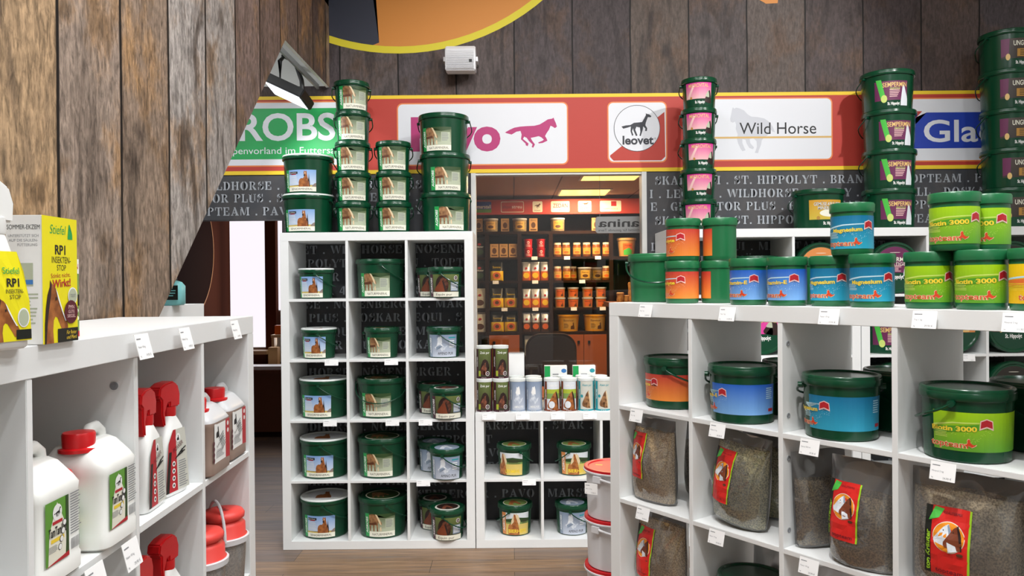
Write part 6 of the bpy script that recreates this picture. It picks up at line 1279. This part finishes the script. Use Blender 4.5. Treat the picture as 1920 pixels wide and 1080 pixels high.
KINDS.update({'g_jar': k_jar, 'g_drum': k_drum, 'g_carton': k_carton, 'g_tub': k_tub, 'g_round': k_round, 'g_amber': k_amber, 'g_snack': k_pack('bag_orange', 'bag_yellow', 'Snack'), 'g_dark': k_pack('kraft_ink', 'bag_orange', 'Snack'), 'g_white': k_pack('cream', 'kraft_ink', 'Kräuter', .12, .2, 'cream'), 'g_green': k_pack('bag_black', 'leaf_dark', 'Kräuter', .12, .2, 'bag_black'), 'g_yellow': k_yellow, 'g_kbucket': k_kbucket})
def goods(k, px, z, lab, cat, grp, dy=.07, y=FY): place(k, (at_y(px, 480, y + dy).x, y + dy, z), 0, lab, cat, grp)
nth = ['first', 'second', 'third', 'fourth', 'fifth', 'sixth']
G0 = 'goods on top of the wall unit'
for i, px in enumerate((898, 947.5, 1000.5, 1118)): goods('g_carton', px, zs[4], f'{nth[i]} small kraft carton from the window frame on the wall unit top', 'carton', 'kraft cartons on the wall unit top')
for i, px in enumerate((921, 975, 1046)): goods('g_drum', px, zs[4], f'{nth[i]} clear snack drum from the window frame on the wall unit top', 'drum', 'snack drums on the wall unit top')
for i, px in enumerate((927, 944.5, 962)): goods('g_carton', px, zs[3], ('kraft carton nearest the window frame in the row of three', 'middle kraft carton in the row of three', 'kraft carton nearest the red tubs in the row of three')[i], 'carton', 'row of three kraft cartons', .03)
for i, px in enumerate((990.5, 1014.5)):
    for k in range(2): goods('g_tub', px, zs[3] + k * .0925, f'small red tub, {("lower", "upper")[k]} one of the stack beside the {("kraft cartons", "row of jars")[i]}', 'tub', 'four small red tubs')
for i, px in enumerate((1045, 1061.5, 1081.5, 1100, 1118, 1137)): goods('g_jar', px, zs[3], f'{nth[i]} snack jar from the red tubs in the six-jar row', 'jar', 'row of six snack jars', .06)
goods('g_kbucket', 1175, zs[3], 'tan bucket with green label standing beyond the six snack jars', 'bucket', None, .1)
b = MB(); b.box(fx(1150), fx(1215), .0, .3, -.03, 0); o = b.build('side_board', M['dark_wood'], None, 0); o.location = (0, FY, zs[3]); tag(o, 'dark side board carrying the tan bucket with green label', 'shelf')
for r, (rz_, word) in enumerate(((zs[2], 'upper'), (zs[1], 'middle'), (zs[0], 'lower'))):
    for i, px in enumerate((986.5, 1003.5, 1021.5)): goods('g_dark' if r == 2 else 'g_snack', px, rz_, f'{("first", "second", "third")[i]} snack bag from the window frame in the {word} row of snack bags', 'bag', 'snack bags in three rows', .03)
goods('g_yellow', 931, zs[2], 'yellow flower bag standing alone in the upper row', 'bag', 'yellow flower bags', .04)
for r, z_ in ((1, zs[1]), (2, zs[0])):
    for i, px in enumerate((931, 957)): goods('g_yellow', px, z_, f'yellow flower bag in the {("", "middle", "lower")[r]} row, {("beside the frame side", "beside the snack bags")[i]}', 'bag', 'yellow flower bags', .04)
for i, (px, k) in enumerate(((1045, 'g_jar'), (1062, 'g_jar'), (1074, 'g_jar'), (1136, 'g_jar'))): goods(k, px, zs[2], f'{("first", "second", "third", "last")[i]} snack jar in the row below the six jars', 'jar', 'snack jars in the lower jar row', .06 if i != 2 else .16)
goods('g_drum', 1096, zs[2], 'wide snack drum among the jars of the lower jar row', 'drum', None, .08); goods('g_drum', 1119, zs[2], 'snack drum set back between wide drum and last jar', 'drum', None, .2)
for i, px in enumerate((1049, 1074, 1101, 1126)):
    for k in range(2): goods('g_round', px, zs[1] + k * .1025, f'{nth[i]} paper tub from the snack bags, {("lower", "upper")[k]} layer', 'tub', 'paper tubs stacked two high', .07)
for i, px in enumerate((1064, 1114)): goods('g_amber', px, zs[0], f'amber bucket {("beside the snack bags", "on the far side of its twin")[i]} above the cabinet doors', 'bucket', 'two amber buckets', .13)
for z_, k, lab in ((zs[3], 'g_green', 'dark herb bag cut by the window frame in the first row'), (zs[2], 'g_green', 'dark herb bag cut by the window frame in the second row'), (zs[1], 'g_white', 'pale herb bag cut by the window frame in the third row'), (zs[0], 'g_white', 'pale herb bag cut by the window frame in the fourth row')): goods(k, 899, z_, lab, 'bag', 'herb bags beside the window frame', .03)
goods('g_white', 993, fz(667), 'pale chew bag behind the office chair', 'bag', None, .05)
b = MB(); b.box(fx(974) + .02, fx(1033) - .02, 0, .3, fz(667) - .03, fz(667) - .001); o = b.build('low_board', M['dark_wood'], None, 0); o.location = (0, FY, 0); tag(o, 'low dark board behind the office chair', 'shelf')
for px, z_, lab in ((1002, zs[3], 'small price card under the red tubs behind the glass'), (1063, zs[3], 'small price card under the second snack jar behind the glass'), (1121, zs[3], 'small price card under the fifth snack jar behind the glass'), (1003, zs[2], 'small price card under the upper row of snack bags'),
   (929, zs[2], 'small price card under the lone yellow flower bag'), (1091, zs[2], 'small price card under the wide snack drum'), (1003, zs[1], 'small price card under the middle row of snack bags'), (945, zs[1], 'small price card under the middle yellow flower bags'), (1075, zs[1], 'small price card under the second paper tub'), (1129, zs[1], 'small price card under the fourth paper tub')):
    price_tag((at_y(px, 480, FY).x, FY - .012, z_ + .004), 0, lab, .06, .034, 6, int(px), 'small price cards behind the glass')
# bench with chew sticks, right of the unit
t = empty('display_table', (at_y(1180, 600, 6.9).x, 6.9, 0)); zt = at_y(1170, 566, 6.9).z; b = MB(); b.box(-.2, .5, -.25, .25, zt - .04, zt); b.build('table_top', M['desk_wood'], t, 0); b = MB(); b.box(-.18, .48, -.2, .2, 0, zt - .04); b.build('body', M['dark_wood'], t, 0); tag(t, 'dark display table with chew sticks behind the plain green pail', 'table')
for i, (px, h_, r_) in enumerate(((1163, .085, .034), (1175, .06, .026), (1183, .175, .026))):
    b = MB(); b.lathe([(0, 0), (r_ * .9, 0), (r_, h_ * .3), (r_ * .86, h_ * .6), (r_, h_ * .92), (r_ * .8, h_), (0, h_)], 14); o = b.build('chew_stick', M['chew'], None, 50); o.location = (at_y(px, 560, 6.8).x, 6.8, zt + .0006); tag(o, ('thick short tan chew stick by the wall unit', 'small low tan chew stick between two others', 'tall tan chew stick touching the green pail in view')[i], 'dog chew', 'tan chew sticks')
# counter, office chair and clutter
t = empty('store_desk', (.35, 5.9, 0)); b = MB(); b.box(-.8, .9, -.3, .3, .7, .735); b.build('desk_top', M['cabinet_wood'], t, 0); b = MB(); b.box(-.78, -.74, -.28, .28, 0, .7); b.box(.84, .88, -.28, .28, 0, .7); b.build('desk_side', M['cabinet_wood'], t, 0); tag(t, 'brown desk just behind the window below the office chair', 'desk')
cx_ = at_y(1033, 660, 6.55).x; t = empty('office_chair', (cx_, 6.55, 0)); zt = at_y(1033, 625, 6.55).z
b = MB(); h0 = .5
pr = rrect(-.215, 0, .215, zt - h0, .13, 8); b.prism(pr, -.05, .05, lambda x, z, y: (x, y - .1 * ((z / (zt - h0)) - .5) ** 2, h0 + z)); b.build('backrest', M['leather'], t, 40, bevel=.02)
b = MB(); b.loft([(.42, .23, .22, 0, -.25, 5), (.44, .25, .24, 0, -.25, 5), (.5, .25, .24, 0, -.25, 4), (.52, .22, .2, 0, -.25, 4)], 32); b.build('seat', M['leather'], t, 50)
b = MB(); b.tube([(0, -.25, .42), (0, -.25, .1)], .03, 12); b.build('column', M['steel'], t)
for k in range(5):
    q = R(72 * k); b = MB(); b.tube([(0, -.25, .11), (.28 * math.cos(q), -.25 + .28 * math.sin(q), .07)], .02, 8); lg = b.build('leg', M['black_plastic'], t); b = MB(); b.lathe([(0, 0), (.028, .008), (.03, .03), (.02, .055), (0, .058)], 14, .28 * math.cos(q), -.25 + .28 * math.sin(q)); b.build('caster', M['black_plastic'], lg)
tag(t, 'black leather office chair with rounded back behind the shop window', 'chair')
for i, (px, w_, h_, m, lab) in enumerate(((1095, .15, .08, 'pale_grey_print', 'pale bag of goods lying on the desk behind the turquoise tins'), (1133, .12, .1, 'kraft', 'tan sack lying on the desk near the slanted shelf'))):
    b = MB(); b.loft([(0, w_ * .45, .07, 0, 0, 3), (.01, w_ / 2, .09, 0, 0, 3), (h_ * .7, w_ * .48, .08, .01, 0, 2.5), (h_, w_ * .3, .03, .02, 0, 2)], 24); o = b.build('goods_sack', M[m], None, 60); o.location = (at_y(px, 690, 5.9).x, 5.9, .7356); tag(o, lab, 'sack')
